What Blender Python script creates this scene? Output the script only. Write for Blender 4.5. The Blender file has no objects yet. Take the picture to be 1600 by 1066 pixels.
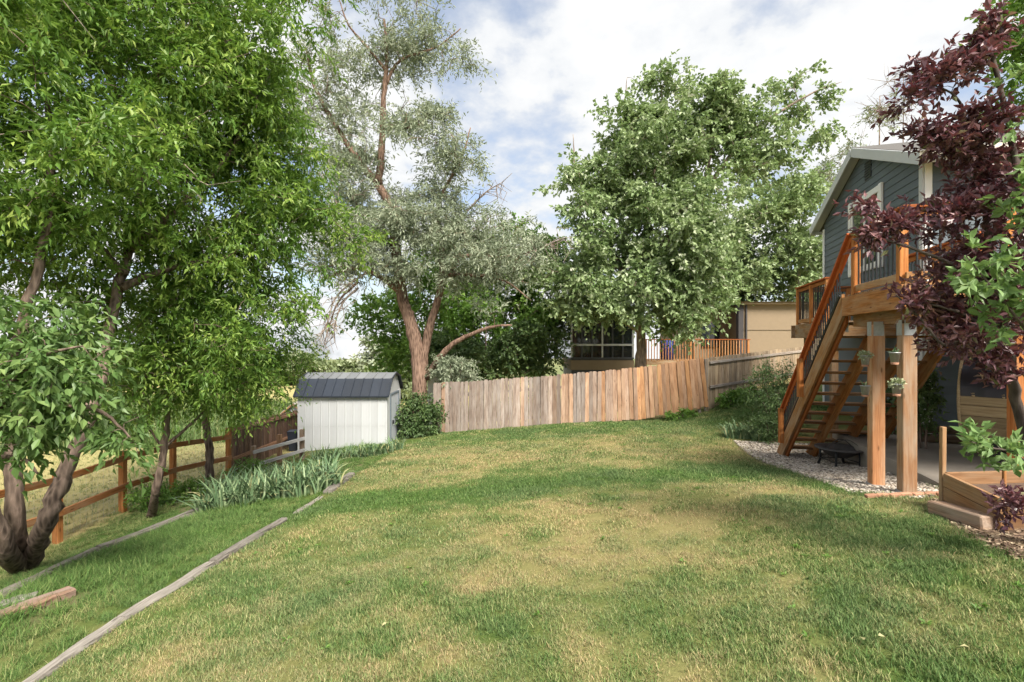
import bpy, math, random
import numpy as np
from mathutils import Vector, Matrix

random.seed(7)
RNG = np.random.default_rng(11)
SC = bpy.context.scene
COL = SC.collection
PI = math.pi

# ------------------------------------------------------------------ camera, sky, sun, exposure
CAMZ, FPX = 1.95, 750.0
cam_data = bpy.data.cameras.new("camera")
cam_data.sensor_width = 36.0
cam_data.lens = FPX * 36.0 / 1600.0
cam_data.clip_end = 3000.0
cam_data.clip_start = 0.05
cam = bpy.data.objects.new("camera", cam_data)
COL.objects.link(cam)
cam.location = (0, 0, CAMZ)
cam.rotation_euler = (PI / 2, 0, 0)
SC.camera = cam

SUN_DIR = Vector((-0.30, 0.58, -0.76)).normalized()      # the way the light travels
SUN_EL = math.asin(-SUN_DIR.z)
SUN_AZ = math.atan2(-SUN_DIR.x, -SUN_DIR.y)               # clockwise from +Y
world = bpy.data.worlds.new("World")
SC.world = world
world.use_nodes = True
wt = world.node_tree
wt.nodes.clear()


def wn(kind, **kw):
    n = wt.nodes.new(kind)
    for k, v in kw.items():
        setattr(n, k, v)
    return n


sky = wn("ShaderNodeTexSky", sky_type='NISHITA', sun_disc=False)
sky.sun_elevation = SUN_EL
sky.sun_rotation = SUN_AZ
sky.dust_density = 1.5
bg_sky = wn("ShaderNodeBackground")
bg_sky.inputs[1].default_value = 0.07
wt.links.new(sky.outputs[0], bg_sky.inputs[0])
wtc = wn("ShaderNodeTexCoord")
wsep = wn("ShaderNodeSeparateXYZ")
wt.links.new(wtc.outputs["Generated"], wsep.inputs[0])
wz = wn("ShaderNodeMath", operation='MAXIMUM')
wz.inputs[1].default_value = 0.0
wt.links.new(wsep.outputs[2], wz.inputs[0])
wza = wn("ShaderNodeMath", operation='ADD')
wza.inputs[1].default_value = 0.28
wt.links.new(wz.outputs[0], wza.inputs[0])
wdv = wn("ShaderNodeVectorMath", operation='DIVIDE')
wcx = wn("ShaderNodeCombineXYZ")
for i in range(3):
    wt.links.new(wza.outputs[0], wcx.inputs[i])
wt.links.new(wtc.outputs["Generated"], wdv.inputs[0])
wt.links.new(wcx.outputs[0], wdv.inputs[1])
wns = wn("ShaderNodeTexNoise")
wns.inputs["Scale"].default_value = 2.6
wns.inputs["Detail"].default_value = 9.0
wns.inputs["Roughness"].default_value = 0.56
wmp = wn("ShaderNodeMapping")
wmp.inputs["Location"].default_value = (3.1, 1.7, 0.4)
wt.links.new(wdv.outputs[0], wmp.inputs[0])
wt.links.new(wmp.outputs[0], wns.inputs["Vector"])
wrp = wn("ShaderNodeValToRGB")
wrp.color_ramp.elements[0].position = 0.36
wrp.color_ramp.elements[0].color = (0.30, 0.30, 0.30, 1)
wrp.color_ramp.elements[1].position = 0.50
wt.links.new(wns.outputs[0], wrp.inputs[0])
wcr = wn("ShaderNodeValToRGB")                             # cloud body tone
wcr.color_ramp.elements[0].position = 0.42
wcr.color_ramp.elements[0].color = (0.245, 0.256, 0.272, 1)
wcr.color_ramp.elements[1].position = 0.60
wcr.color_ramp.elements[1].color = (0.325, 0.325, 0.322, 1)
wt.links.new(wns.outputs[0], wcr.inputs[0])
bg_cl = wn("ShaderNodeBackground")
bg_cl.inputs[1].default_value = 1.0
wt.links.new(wcr.outputs[0], bg_cl.inputs[0])
wmx = wn("ShaderNodeMixShader")
wt.links.new(wrp.outputs[0], wmx.inputs[0])
wt.links.new(bg_sky.outputs[0], wmx.inputs[1])
wt.links.new(bg_cl.outputs[0], wmx.inputs[2])
wo = wn("ShaderNodeOutputWorld")
wt.links.new(wmx.outputs[0], wo.inputs[0])

sun_data = bpy.data.lights.new("sun", 'SUN')
sun_data.energy = 3.0
sun_data.angle = math.radians(24.0)
sun_data.color = (1.0, 0.93, 0.82)
sun = bpy.data.objects.new("sun", sun_data)
COL.objects.link(sun)
sun.rotation_euler = SUN_DIR.to_track_quat('-Z', 'Y').to_euler()
sun.location = (10, -15, 20)

SC.view_settings.view_transform = 'Standard'
SC.view_settings.look = 'None'
SC.view_settings.exposure = 1.72
SC.view_settings.gamma = 1.0
SC.view_settings.use_curve_mapping = False
SC.cycles.max_bounces = 4
SC.cycles.diffuse_bounces = 3
SC.cycles.use_adaptive_sampling = True
SC.cycles.adaptive_threshold = 0.03
SC.cycles.glossy_bounces = 2
SC.cycles.transmission_bounces = 3
SC.cycles.transparent_max_bounces = 8
SC.cycles.use_denoising = True


# ------------------------------------------------------------------ helpers
def P(px, py, Y):
    """a point of the place, Y metres out, worked out from where it shows in the 1600 px photograph"""
    return np.array([(px - 800) / FPX * Y, Y, CAMZ - (py - 533) / FPX * Y])


def vnoise(x, y, seed=0, scale=1.0, octaves=3):
    x = np.asarray(x, float) / scale
    y = np.asarray(y, float) / scale
    tot = np.zeros(np.broadcast(x, y).shape)
    amp, norm = 1.0, 0.0
    for o in range(octaves):
        xi, yi = np.floor(x), np.floor(y)
        fx, fy = x - xi, y - yi
        fx, fy = fx * fx * (3 - 2 * fx), fy * fy * (3 - 2 * fy)

        def h(a, b):
            n = np.sin(a * 127.1 + b * 311.7 + (seed + o) * 74.7) * 43758.5453
            return n - np.floor(n)
        v = (h(xi, yi) * (1 - fx) + h(xi + 1, yi) * fx) * (1 - fy) + (h(xi, yi + 1) * (1 - fx) + h(xi + 1, yi + 1) * fx) * fy
        tot += amp * v
        norm += amp
        amp *= 0.5
        x, y = x * 2.03 + 5.3, y * 2.03 + 1.9
    return tot / norm


# terrain: a lawn falling away to the left and back, with dips
CTRL = np.array([
    # x, y, z wanted
    (4.9, 6.48, 0.0), (4.8, 5.86, 0.06), (5.76, 10.4, -0.50), (5.2, 11.5, -0.45), (6.7, 16.7, -0.55),
    (8.9, 17.2, 0.22), (8.5, 8.6, 0.02), (7.0, 7.0, 0.02), (-7.1, 8.2, -1.16), (-7.1, 11.8, -1.43), (-7.1, 7.4, -1.25),
    (-5.3, 5.4, -0.72), (0, 2.4, 0.05), (-2.3, 17.4, -1.35), (-6.7, 15.3, -1.56), (0, 9, -0.48), (2.5, 5, 0.05),
    (0, 13, -0.81), (4.3, 4.5, 0.24), (11, 14, 0.1), (12, 20, 0.5), (3, 17, -0.92), (-3, 4, -0.32), (1.5, 0.5, 0.33)])


def plane(x, y):
    p = 0.25 + 0.083 * x - 0.081 * y
    p = -2.9 + np.logaddexp(0, (p + 2.9) * 3.0) / 3.0
    p = 1.3 - np.logaddexp(0, (1.3 - p) * 3.0) / 3.0
    r = np.hypot(x, y)
    return p - 0.034 * np.maximum(0.0, r - 45.0) * (y > -20)


def _k(dx, dy):
    return np.exp(-(dx * dx + dy * dy) / (2 * 2.0 ** 2))


_A = _k(CTRL[:, None, 0] - CTRL[None, :, 0], CTRL[:, None, 1] - CTRL[None, :, 1]) + np.eye(len(CTRL)) * 0.05
_W = np.linalg.solve(_A, CTRL[:, 2] - plane(CTRL[:, 0], CTRL[:, 1]))


def H(x, y):
    x = np.asarray(x, float)
    y = np.asarray(y, float)
    r = plane(x, y)
    for (cx, cy, _), w in zip(CTRL, _W):
        r = r + w * _k(x - cx, y - cy)
    return r


def hz(x, y):
    return float(H(x, y))


def in_poly(x, y, poly):
    x = np.asarray(x)
    y = np.asarray(y)
    ins = np.zeros(x.shape, bool)
    n = len(poly)
    for i in range(n):
        x1, y1 = poly[i]
        x2, y2 = poly[(i + 1) % n]
        c = ((y1 > y) != (y2 > y)) & (x < (x2 - x1) * (y - y1) / (y2 - y1 + 1e-12) + x1)
        ins ^= c
    return ins


def tag(o, label=None, cat=None, group=None, kind=None):
    if label:
        o["label"] = label
    if cat:
        o["category"] = cat
    if group:
        o["group"] = group
    if kind:
        o["kind"] = kind
    return o


def empty(name, loc, rz=0.0, label=None, cat=None, group=None):
    o = bpy.data.objects.new(name, None)
    COL.objects.link(o)
    o.location = Vector([float(c) for c in loc])
    o.rotation_euler = (0, 0, rz)
    o.empty_display_size = 0.2
    return tag(o, label, cat, group)


def link(name, me, parent=None, mat=None, loc=None, rot=None, color=None):
    o = bpy.data.objects.new(name, me)
    COL.objects.link(o)
    if parent is not None:
        o.parent = parent
    if mat is not None and not me.materials:
        me.materials.append(mat)
    if loc is not None:
        o.location = Vector([float(c) for c in loc])
    if rot is not None:
        o.rotation_euler = rot
    if color is not None:
        o.color = (color[0], color[1], color[2], 1)
    return o


def fast_mesh(name, verts, faces, attrs=None, smooth=False):
    """verts (n,3); faces: a list of (m,k) index arrays; attrs: name -> per-face values"""
    me = bpy.data.meshes.new(name)
    verts = np.asarray(verts, np.float32)
    faces = [np.asarray(f, np.int32) for f in faces if len(f)]
    me.vertices.add(len(verts))
    me.vertices.foreach_set("co", verts.ravel())
    idx = np.concatenate([f.ravel() for f in faces])
    cnt = np.concatenate([np.full(len(f), f.shape[1], np.int32) for f in faces])
    st = np.concatenate([[0], np.cumsum(cnt)[:-1]]).astype(np.int32)
    me.loops.add(len(idx))
    me.loops.foreach_set("vertex_index", idx)
    me.polygons.add(len(cnt))
    me.polygons.foreach_set("loop_start", st)
    me.polygons.foreach_set("use_smooth", np.full(len(cnt), smooth, bool))
    if attrs:
        for k, (dom, v) in attrs.items():
            a = me.attributes.new(k, 'FLOAT', dom)
            a.data.foreach_set("value", np.asarray(v, np.float32))
    me.update(calc_edges=True)
    me.validate()
    return me


class Acc:
    """gathers shapes for ONE mesh"""

    def __init__(self):
        self.v, self.q, self.t, self.n = [], [], [], 0

    def add(self, v, q=None, t=None):
        v = np.asarray(v, float).reshape(-1, 3)
        if q is not None and len(q):
            self.q.append(np.asarray(q, int).reshape(-1, 4) + self.n)
        if t is not None and len(t):
            self.t.append(np.asarray(t, int).reshape(-1, 3) + self.n)
        self.v.append(v)
        self.n += len(v)

    def box(self, lo, hi, M=None):
        x0, y0, z0 = lo
        x1, y1, z1 = hi
        v = np.array([(x0, y0, z0), (x1, y0, z0), (x1, y1, z0), (x0, y1, z0), (x0, y0, z1), (x1, y0, z1), (x1, y1, z1), (x0, y1, z1)], float)
        if M is not None:
            v = v @ np.array(M.to_3x3()).T + np.array(M.translation)
        self.add(v, [(3, 2, 1, 0), (4, 5, 6, 7), (0, 1, 5, 4), (1, 2, 6, 5), (2, 3, 7, 6), (3, 0, 4, 7)])

    def tube(self, pts, rad, sides=6, cap=True, rough=0.0):
        pts = np.asarray(pts, float)
        n = len(pts)
        rad = np.broadcast_to(np.asarray(rad, float), (n,))
        tg = np.gradient(pts, axis=0)
        tg /= np.linalg.norm(tg, axis=1)[:, None] + 1e-9
        ref = np.array([0.0, 0, 1]) if abs(tg[0][2]) < 0.9 else np.array([1.0, 0, 0])
        a = np.zeros_like(tg)
        cur = np.cross(tg[0], ref)
        for i in range(n):                                  # carry the frame along so that it never flips
            cur = cur - tg[i] * (cur @ tg[i])
            cur = cur / (np.linalg.norm(cur) + 1e-9)
            a[i] = cur
        b = np.cross(tg, a)
        th = np.linspace(0, 2 * PI, sides, endpoint=False)
        ring = pts[:, None, :] + rad[:, None, None] * (np.cos(th)[None, :, None] * a[:, None, :] + np.sin(th)[None, :, None] * b[:, None, :])
        if rough:
            rg = np.random.default_rng(n * 31 + sides)
            col = rg.normal(0, rough * 0.8, (1, sides)) + rg.normal(0, rough * 0.5, (n, sides))
            flare = np.exp(-np.arange(n) / 2.5)[:, None] * np.maximum(0, np.cos(th * 3 + 0.7))[None, :] * 0.35
            ring = pts[:, None, :] + (ring - pts[:, None, :]) * (1 + col + flare)[..., None]
        q = []
        for i in range(n - 1):
            for j in range(sides):
                k = (j + 1) % sides
                q.append((i * sides + j, i * sides + k, (i + 1) * sides + k, (i + 1) * sides + j))
        v = ring.reshape(-1, 3)
        t = []
        if cap:
            v = np.vstack([v, pts[:1], pts[-1:]])
            for j in range(sides):
                k = (j + 1) % sides
                t.append((n * sides, k, j))
                t.append((n * sides + 1, (n - 1) * sides + j, (n - 1) * sides + k))
        self.add(v, q, t)

    def lathe(self, prof, seg=20, c=(0, 0, 0)):
        prof = np.asarray(prof, float)
        th = np.linspace(0, 2 * PI, seg, endpoint=False)
        v = np.stack([prof[:, None, 0] * np.cos(th) + c[0], prof[:, None, 0] * np.sin(th) + c[1], np.repeat(prof[:, 1:2], seg, 1) + c[2]], -1).reshape(-1, 3)
        q = []
        for i in range(len(prof) - 1):
            for j in range(seg):
                k = (j + 1) % seg
                q.append((i * seg + j, i * seg + k, (i + 1) * seg + k, (i + 1) * seg + j))
        self.add(v, q)

    def mesh(self, name, smooth=False, attrs=None):
        return fast_mesh(name, np.concatenate(self.v), [np.concatenate(self.q) if self.q else [], np.concatenate(self.t) if self.t else []], attrs, smooth)


_box_cache = {}
MATS = {}


def box_mesh(L, w, h, b=0.004, mat=None, key=''):
    """a chamfered bar: x from 0 to L, y and z centred"""
    k = (round(L, 3), round(w, 4), round(h, 4), b, mat.name if mat else '', key)
    if k in _box_cache:
        return _box_cache[k]
    b = min(b, w * 0.3, h * 0.3)
    w2, h2 = w / 2, h / 2
    prof = [(-w2 + b, -h2), (w2 - b, -h2), (w2, -h2 + b), (w2, h2 - b), (w2 - b, h2), (-w2 + b, h2), (-w2, h2 - b), (-w2, -h2 + b)]
    prof2 = [(y * (1 - 2 * b / w), z * (1 - 2 * b / h)) for y, z in prof]
    v = []
    for x, pr in ((0, prof2), (b, prof), (L - b, prof), (L, prof2)):
        v += [(x, y, z) for y, z in pr]
    faces = [tuple(range(7, -1, -1)), tuple(range(24, 32))]
    for i in range(3):
        for j in range(8):
            k2 = (j + 1) % 8
            faces.append((i * 8 + j, i * 8 + k2, (i + 1) * 8 + k2, (i + 1) * 8 + j))
    me = bpy.data.meshes.new("bar")
    me.from_pydata(v, [], faces)
    if mat:
        me.materials.append(mat)
    _box_cache[k] = me
    return me


def beam(name, parent, p0, p1, w, h, mat, color=None, b=0.004, up=(0, 0, 1), roll=0.0, part=None):
    """a bar from p0 to p1 (in the parent's space), w across, h along `up`"""
    p0, p1 = Vector([float(c) for c in p0]), Vector([float(c) for c in p1])
    d = p1 - p0
    L = d.length
    x = d.normalized()
    z = Vector(up)
    if abs(x.dot(z)) > 0.98:
        z = Vector((0, 1, 0))
    y = z.cross(x).normalized()
    z = x.cross(y)
    M = Matrix((x, y, z)).transposed().to_4x4()
    if roll:
        M = M @ Matrix.Rotation(roll, 4, 'X')
    M.translation = p0
    o = bpy.data.objects.new(name, box_mesh(L, w, h, b, mat))
    COL.objects.link(o)
    MATS[o.name] = M.copy()
    if part is not None:                       # p0, p1 stay in the thing's space; the piece hangs under one of its parts
        o.parent = part
        M = MATS[part.name].inverted() @ M
    elif parent is not None:
        o.parent = parent
    o.matrix_local = M
    if color is not None:
        o.color = (color[0], color[1], color[2], 1)
    return o


# ------------------------------------------------------------------ materials
class NT:
    def __init__(self, name):
        self.m = bpy.data.materials.new(name)
        self.m.use_nodes = True
        self.t = self.m.node_tree
        self.t.nodes.clear()
        self.out = self.t.nodes.new("ShaderNodeOutputMaterial")

    def n(self, kind, ins=None, **kw):
        x = self.t.nodes.new(kind)
        for k, v in kw.items():
            setattr(x, k, v)
        for k, v in (ins or {}).items():
            if hasattr(v, "node") or isinstance(v, bpy.types.NodeSocket):
                self.t.links.new(v, x.inputs[k])
            else:
                x.inputs[k].default_value = v
        return x

    def noise(self, vec, scale, detail=4.0, rough=0.55):
        i = {"Scale": scale, "Detail": detail, "Roughness": rough}
        if vec is not None:
            i["Vector"] = vec
        return self.n("ShaderNodeTexNoise", i).outputs[0]

    def ramp(self, fac, stops):
        r = self.n("ShaderNodeValToRGB", {0: fac})
        e = r.color_ramp.elements
        while len(e) < len(stops):
            e.new(0.5)
        for s, (p, c) in zip(e, stops):
            s.position = p
            s.color = (c[0], c[1], c[2], 1) if not isinstance(c, float) else (c, c, c, 1)
        return r.outputs[0]

    def mix(self, f, a, b, blend='MIX'):
        x = self.n("ShaderNodeMix", data_type='RGBA', blend_type=blend)
        for k, v in ((0, f), (6, a), (7, b)):
            if isinstance(v, bpy.types.NodeSocket):
                self.t.links.new(v, x.inputs[k])
            elif isinstance(v, (int, float)):
                x.inputs[k].default_value = v
            else:
                x.inputs[k].default_value = (v[0], v[1], v[2], 1)
        return x.outputs[2]

    def math(self, op, a, b=0.0):
        x = self.n("ShaderNodeMath", {0: a, 1: b}, operation=op)
        return x.outputs[0]

    def attr(self, name, kind='GEOMETRY'):
        x = self.n("ShaderNodeAttribute", attribute_name=name, attribute_type=kind)
        return x.outputs["Fac"]

    def bsdf(self, color, rough=0.7, metal=0.0, spec=0.4, bump=None, bs=0.3, bd=0.01):
        p = self.n("ShaderNodeBsdfPrincipled", {"Roughness": rough, "Metallic": metal, "Specular IOR Level": spec})
        if isinstance(color, bpy.types.NodeSocket):
            self.t.links.new(color, p.inputs["Base Color"])
        else:
            p.inputs["Base Color"].default_value = (color[0], color[1], color[2], 1)
        if bump is not None:
            bn = self.n("ShaderNodeBump", {"Strength": bs, "Distance": bd, "Height": bump})
            self.t.links.new(bn.outputs[0], p.inputs["Normal"])
        return p.outputs[0]

    def done(self, sh):
        self.t.links.new(sh, self.out.inputs[0])
        return self.m


def wood(name, dark, light, grey=None, greyamt=0.0, rough=0.8, gscale=1.0, knots=True):
    t = NT(name)
    tc = t.n("ShaderNodeTexCoord").outputs["Object"]
    oi = t.n("ShaderNodeObjectInfo")
    off = t.n("ShaderNodeVectorMath", {0: oi.outputs["Random"], 1: (61.0, 37.0, 23.0)}, operation='MULTIPLY').outputs[0]
    v = t.n("ShaderNodeVectorMath", {0: tc, 1: off}, operation='ADD').outputs[0]
    gv = t.n("ShaderNodeMapping", {0: v, 3: (1.3 * gscale, 26 * gscale, 26 * gscale)}).outputs[0]
    g = t.noise(gv, 2.2, 6.0, 0.6)
    c = t.ramp(g, [(0.30, dark), (0.68, light)])
    bl = t.noise(t.n("ShaderNodeMapping", {0: v, 3: (0.9, 4.0, 4.0)}).outputs[0], 2.0, 4.0, 0.6)
    if grey is not None:
        c = t.mix(t.ramp(bl, [(0.62 - greyamt * 0.45, 0.0), (0.80 - greyamt * 0.3, 1.0)]), c, t.mix(g, [x * 0.6 for x in grey], [x * 1.2 for x in grey]))
    if knots:
        kn = t.n("ShaderNodeTexVoronoi", {"Vector": t.n("ShaderNodeMapping", {0: v, 3: (2.6, 9.0, 9.0)}).outputs[0], "Scale": 1.0})
        c = t.mix(t.ramp(kn.outputs["Distance"], [(0.05, 0.75), (0.13, 0.0)]), c, [x * 0.35 for x in dark])
    c = t.mix(1.0, c, oi.outputs["Color"], 'MULTIPLY')
    rv = t.n("ShaderNodeMapRange", {0: oi.outputs["Random"], 3: 0.78, 4: 1.18}).outputs[0]
    c = t.mix(1.0, c, t.n("ShaderNodeCombineXYZ", {0: rv, 1: rv, 2: rv}).outputs[0], 'MULTIPLY')
    return t.done(t.bsdf(c, rough, spec=0.25, bump=g, bs=0.35, bd=0.004))


def plain(name, color, rough=0.6, metal=0.0, spec=0.4, var=0.15, scale=6.0, bump=0.0, dirt=None):
    t = NT(name)
    tc = t.n("ShaderNodeTexCoord").outputs["Object"]
    n1 = t.noise(tc, scale, 6.0, 0.6)
    c = t.mix(n1, [x * (1 - var) for x in color], [min(1.0, x * (1 + var)) for x in color])
    if dirt:
        n2 = t.noise(t.n("ShaderNodeMapping", {0: tc, 3: (1.0, 1.0, 0.35)}).outputs[0], 2.3, 6.0, 0.65)
        c = t.mix(t.ramp(n2, [(0.5, 0.0), (0.75, 0.55)]), c, dirt)
    oi = t.n("ShaderNodeObjectInfo")
    c = t.mix(1.0, c, oi.outputs["Color"], 'MULTIPLY')
    return t.done(t.bsdf(c, rough, metal, spec, bump=n1 if bump else None, bs=bump, bd=0.01))


def leafmat(name, stops, trans=(0.25, 0.4, 0.05), tf=0.35, rough=0.45, spec=0.35, pos_scale=0.0):
    t = NT(name)
    c = t.ramp(t.attr("rnd"), stops)
    if pos_scale:
        g = t.n("ShaderNodeNewGeometry").outputs["Position"]
        nz = t.noise(g, pos_scale, 3.0)
        c = t.mix(t.ramp(nz, [(0.35, 0.0), (0.7, 0.6)]), c, [x * 1.25 for x in stops[-1][1]])
    b = t.bsdf(c, rough, spec=spec)
    tr = t.n("ShaderNodeBsdfTranslucent", {0: t.mix(0.6, c, trans)}).outputs[0]
    mx = t.n("ShaderNodeMixShader", {0: tf, 1: b, 2: tr}).outputs[0]
    return t.done(mx)


def bark(name, dark, light, scale=1.0):
    t = NT(name)
    g = t.n("ShaderNodeTexCoord").outputs["Object"]
    m = t.n("ShaderNodeMapping", {0: g, 3: (16 * scale, 16 * scale, 3.0 * scale)}).outputs[0]
    n1 = t.noise(m, 1.5, 7.0, 0.65)
    vo = t.n("ShaderNodeTexVoronoi", {"Vector": m, "Scale": 1.3}).outputs["Distance"]
    h = t.math('MULTIPLY', n1, vo)
    c = t.ramp(h, [(0.08, dark), (0.42, light)])
    n2 = t.noise(g, 1.3, 4.0)
    c = t.mix(t.ramp(n2, [(0.45, 0.0), (0.75, 0.5)]), c, [x * 1.3 for x in light])
    return t.done(t.bsdf(c, 0.9, spec=0.15, bump=h, bs=0.9, bd=0.03))


CEDAR = wood("cedar_orange", (0.24, 0.088, 0.026), (0.44, 0.205, 0.075), (0.38, 0.25, 0.15), 0.15)
CEDAR_DK = wood("cedar_stained_red", (0.20, 0.05, 0.014), (0.36, 0.115, 0.035), None)
CEDAR_BR = wood("cedar_brown", (0.16, 0.075, 0.024), (0.36, 0.19, 0.075), (0.34, 0.25, 0.17), 0.5)
CEDAR_POST = wood("cedar_post_bleached", (0.30, 0.145, 0.068), (0.47, 0.275, 0.15), (0.49, 0.365, 0.26), 0.42)
FENCE = wood("fence_weathered", (0.13, 0.10, 0.082), (0.34, 0.29, 0.25), (0.36, 0.33, 0.30), 0.5)
FENCE_DK = wood("fence_dark_brown", (0.06, 0.035, 0.024), (0.19, 0.12, 0.085), (0.22, 0.16, 0.12), 0.2)
GREYRAIL = wood("rail_grey", (0.30, 0.29, 0.28), (0.52, 0.51, 0.50), None)
TIMBER = wood("timber_grey", (0.11, 0.095, 0.08), (0.29, 0.265, 0.235), (0.24, 0.22, 0.195), 0.4, rough=0.95)
OLDTIE = wood("railroad_tie", (0.14, 0.095, 0.065), (0.36, 0.27, 0.20), (0.35, 0.31, 0.27), 0.5, rough=0.95)
PINE = wood("pine_pale", (0.19, 0.115, 0.065), (0.35, 0.235, 0.145), (0.32, 0.255, 0.19), 0.4)
STAVE = wood("stave_pale", (0.34, 0.24, 0.14), (0.56, 0.43, 0.28), None)
SLATE = plain("siding_slate", (0.10, 0.125, 0.148), 0.55, var=0.12, scale=3.0)
TRIM = plain("trim_grey", (0.52, 0.54, 0.55), 0.55, var=0.06)
WHITE = plain("paint_white", (0.78, 0.78, 0.77), 0.5, var=0.05)
CREAM = plain("trim_cream", (0.68, 0.62, 0.55), 0.5, var=0.05)
ROOFM = plain("shingle_grey", (0.10, 0.095, 0.09), 0.95, var=0.4, scale=30.0, bump=0.5)
BLACK = plain("black_metal", (0.012, 0.013, 0.016), 0.4, spec=0.5, var=0.2)
ZINC = plain("zinc_metal", (0.40, 0.41, 0.42), 0.5, 0.6, var=0.35, scale=22.0)
SHEDW = plain("shed_panel_white", (0.45, 0.465, 0.48), 0.45, var=0.06, scale=2.0, dirt=(0.36, 0.36, 0.35))
SHEDR = plain("shed_roof_navy", (0.016, 0.022, 0.034), 0.45, spec=0.5, var=0.35, scale=3.0, dirt=(0.035, 0.043, 0.055))
SHEDT = plain("shed_roof_sky_sheen", (0.15, 0.158, 0.165), 0.4, spec=0.5, var=0.2, scale=4.0)  # upper slopes: sky reflection on the navy roof painted in as paler grey
STUCCO = plain("stucco_beige", (0.24, 0.185, 0.125), 0.9, var=0.10, scale=5.0, bump=0.2)
DKTRIM = plain("trim_charcoal", (0.045, 0.042, 0.045), 0.6)
CONC = plain("patio_concrete", (0.27, 0.24, 0.205), 0.85, var=0.2, scale=2.5, bump=0.1, dirt=(0.22, 0.19, 0.16))
GLASS = plain("window_glass", (0.02, 0.026, 0.03), 0.06, spec=0.9, var=0.1)
SOIL = plain("garden_soil", (0.10, 0.065, 0.045), 0.95, var=0.5, scale=30.0, bump=0.6)
TARP = plain("tarp_black", (0.028, 0.026, 0.036), 0.32, spec=0.5, var=0.4, scale=5.0)
RUST = plain("fire_pit_steel", (0.075, 0.07, 0.068), 0.7, 0.3, var=0.5, scale=9.0, dirt=(0.17, 0.11, 0.075))
BRICK = plain("brick_edging", (0.36, 0.19, 0.12), 0.9, var=0.3, scale=20.0, bump=0.3)

# ------------------------------------------------------------------ the ground
EU, ED = np.array([math.cos(math.radians(16)), -math.sin(math.radians(16))]), np.array([math.sin(math.radians(16)), math.cos(math.radians(16))])
BC = np.array([4.68, 5.72])


def UV(u, v):
    p = BC + u * EU + v * ED
    return float(p[0]), float(p[1])


GRAVEL = [(5.35, 11.6), (5.1, 10.4), (4.86, 9.1), (4.55, 7.4), (4.29, 6.05), (4.75, 5.62), (5.35, 5.75), UV(0.75, 1.2), UV(0.75, 2.6), UV(1.5, 4.9), UV(0.6, 5.6)]
PATIO = [UV(0.70, 0.45), UV(5.5, 0.45), UV(5.5, 4.55), UV(0.70, 4.55)]
MULCH = [(5.3, 5.62), (4.8, 5.5), (4.45, 5.1), (4.12, 4.5), (3.88, 3.9), (3.75, 3.3), (4.2, 2.9), (7, 2.5), (8.0, 4.6)]
HOUSE_FP = [UV(2.25, 4.47), UV(10, 4.47), UV(10, 10.2), UV(2.25, 10.2)]
SHED_A = math.radians(1.5)


def warp(lo, hi, fine_lo, fine_hi, step, n):
    mid = np.arange(fine_lo, fine_hi + 1e-6, step)
    a = fine_lo - (fine_lo - lo) * (np.linspace(0, 1, n) ** 3.2)[1:][::-1] - 0
    b = fine_hi + (hi - fine_hi) * (np.linspace(0, 1, n) ** 3.2)[1:]
    return np.concatenate([a, mid, b])


gx = warp(-900, 900, -13, 13, 0.2, 36)
gy = warp(-300, 1600, 0, 20, 0.2, 40)
GX, GY = np.meshgrid(gx, gy)
GZ = H(GX, GY) + (vnoise(GX, GY, 3, 0.7, 2) - 0.5) * 0.03 * (np.hypot(GX, GY) < 25)
ny, nx = GX.shape
ii = np.arange(ny * nx).reshape(ny, nx)
gq = np.stack([ii[:-1, :-1], ii[:-1, 1:], ii[1:, 1:], ii[1:, :-1]], -1).reshape(-1, 4)


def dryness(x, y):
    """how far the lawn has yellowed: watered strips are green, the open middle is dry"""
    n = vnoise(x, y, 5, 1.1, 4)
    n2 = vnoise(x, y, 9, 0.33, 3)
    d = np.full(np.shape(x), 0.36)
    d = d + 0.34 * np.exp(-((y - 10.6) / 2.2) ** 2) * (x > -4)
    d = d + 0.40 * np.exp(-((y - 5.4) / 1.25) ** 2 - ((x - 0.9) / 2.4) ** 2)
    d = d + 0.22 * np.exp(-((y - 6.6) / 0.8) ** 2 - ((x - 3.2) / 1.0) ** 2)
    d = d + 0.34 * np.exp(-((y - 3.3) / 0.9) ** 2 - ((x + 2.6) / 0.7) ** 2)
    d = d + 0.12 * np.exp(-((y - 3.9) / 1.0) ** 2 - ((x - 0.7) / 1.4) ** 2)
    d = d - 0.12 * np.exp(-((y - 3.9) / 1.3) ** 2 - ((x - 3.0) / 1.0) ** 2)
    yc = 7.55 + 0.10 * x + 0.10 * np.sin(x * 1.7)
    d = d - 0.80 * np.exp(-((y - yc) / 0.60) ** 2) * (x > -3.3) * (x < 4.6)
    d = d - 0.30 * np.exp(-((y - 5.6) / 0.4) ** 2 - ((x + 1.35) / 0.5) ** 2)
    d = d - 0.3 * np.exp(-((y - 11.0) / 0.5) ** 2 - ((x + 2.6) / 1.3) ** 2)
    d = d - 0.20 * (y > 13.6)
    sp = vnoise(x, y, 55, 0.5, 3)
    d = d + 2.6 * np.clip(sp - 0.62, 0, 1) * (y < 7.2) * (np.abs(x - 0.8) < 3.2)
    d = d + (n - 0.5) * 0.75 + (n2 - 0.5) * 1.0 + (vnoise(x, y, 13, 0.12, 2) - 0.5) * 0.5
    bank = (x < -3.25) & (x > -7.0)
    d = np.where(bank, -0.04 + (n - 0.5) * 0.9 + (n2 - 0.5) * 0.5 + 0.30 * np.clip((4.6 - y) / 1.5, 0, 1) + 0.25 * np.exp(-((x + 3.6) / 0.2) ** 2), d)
    return np.clip(d, 0, 1)


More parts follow.
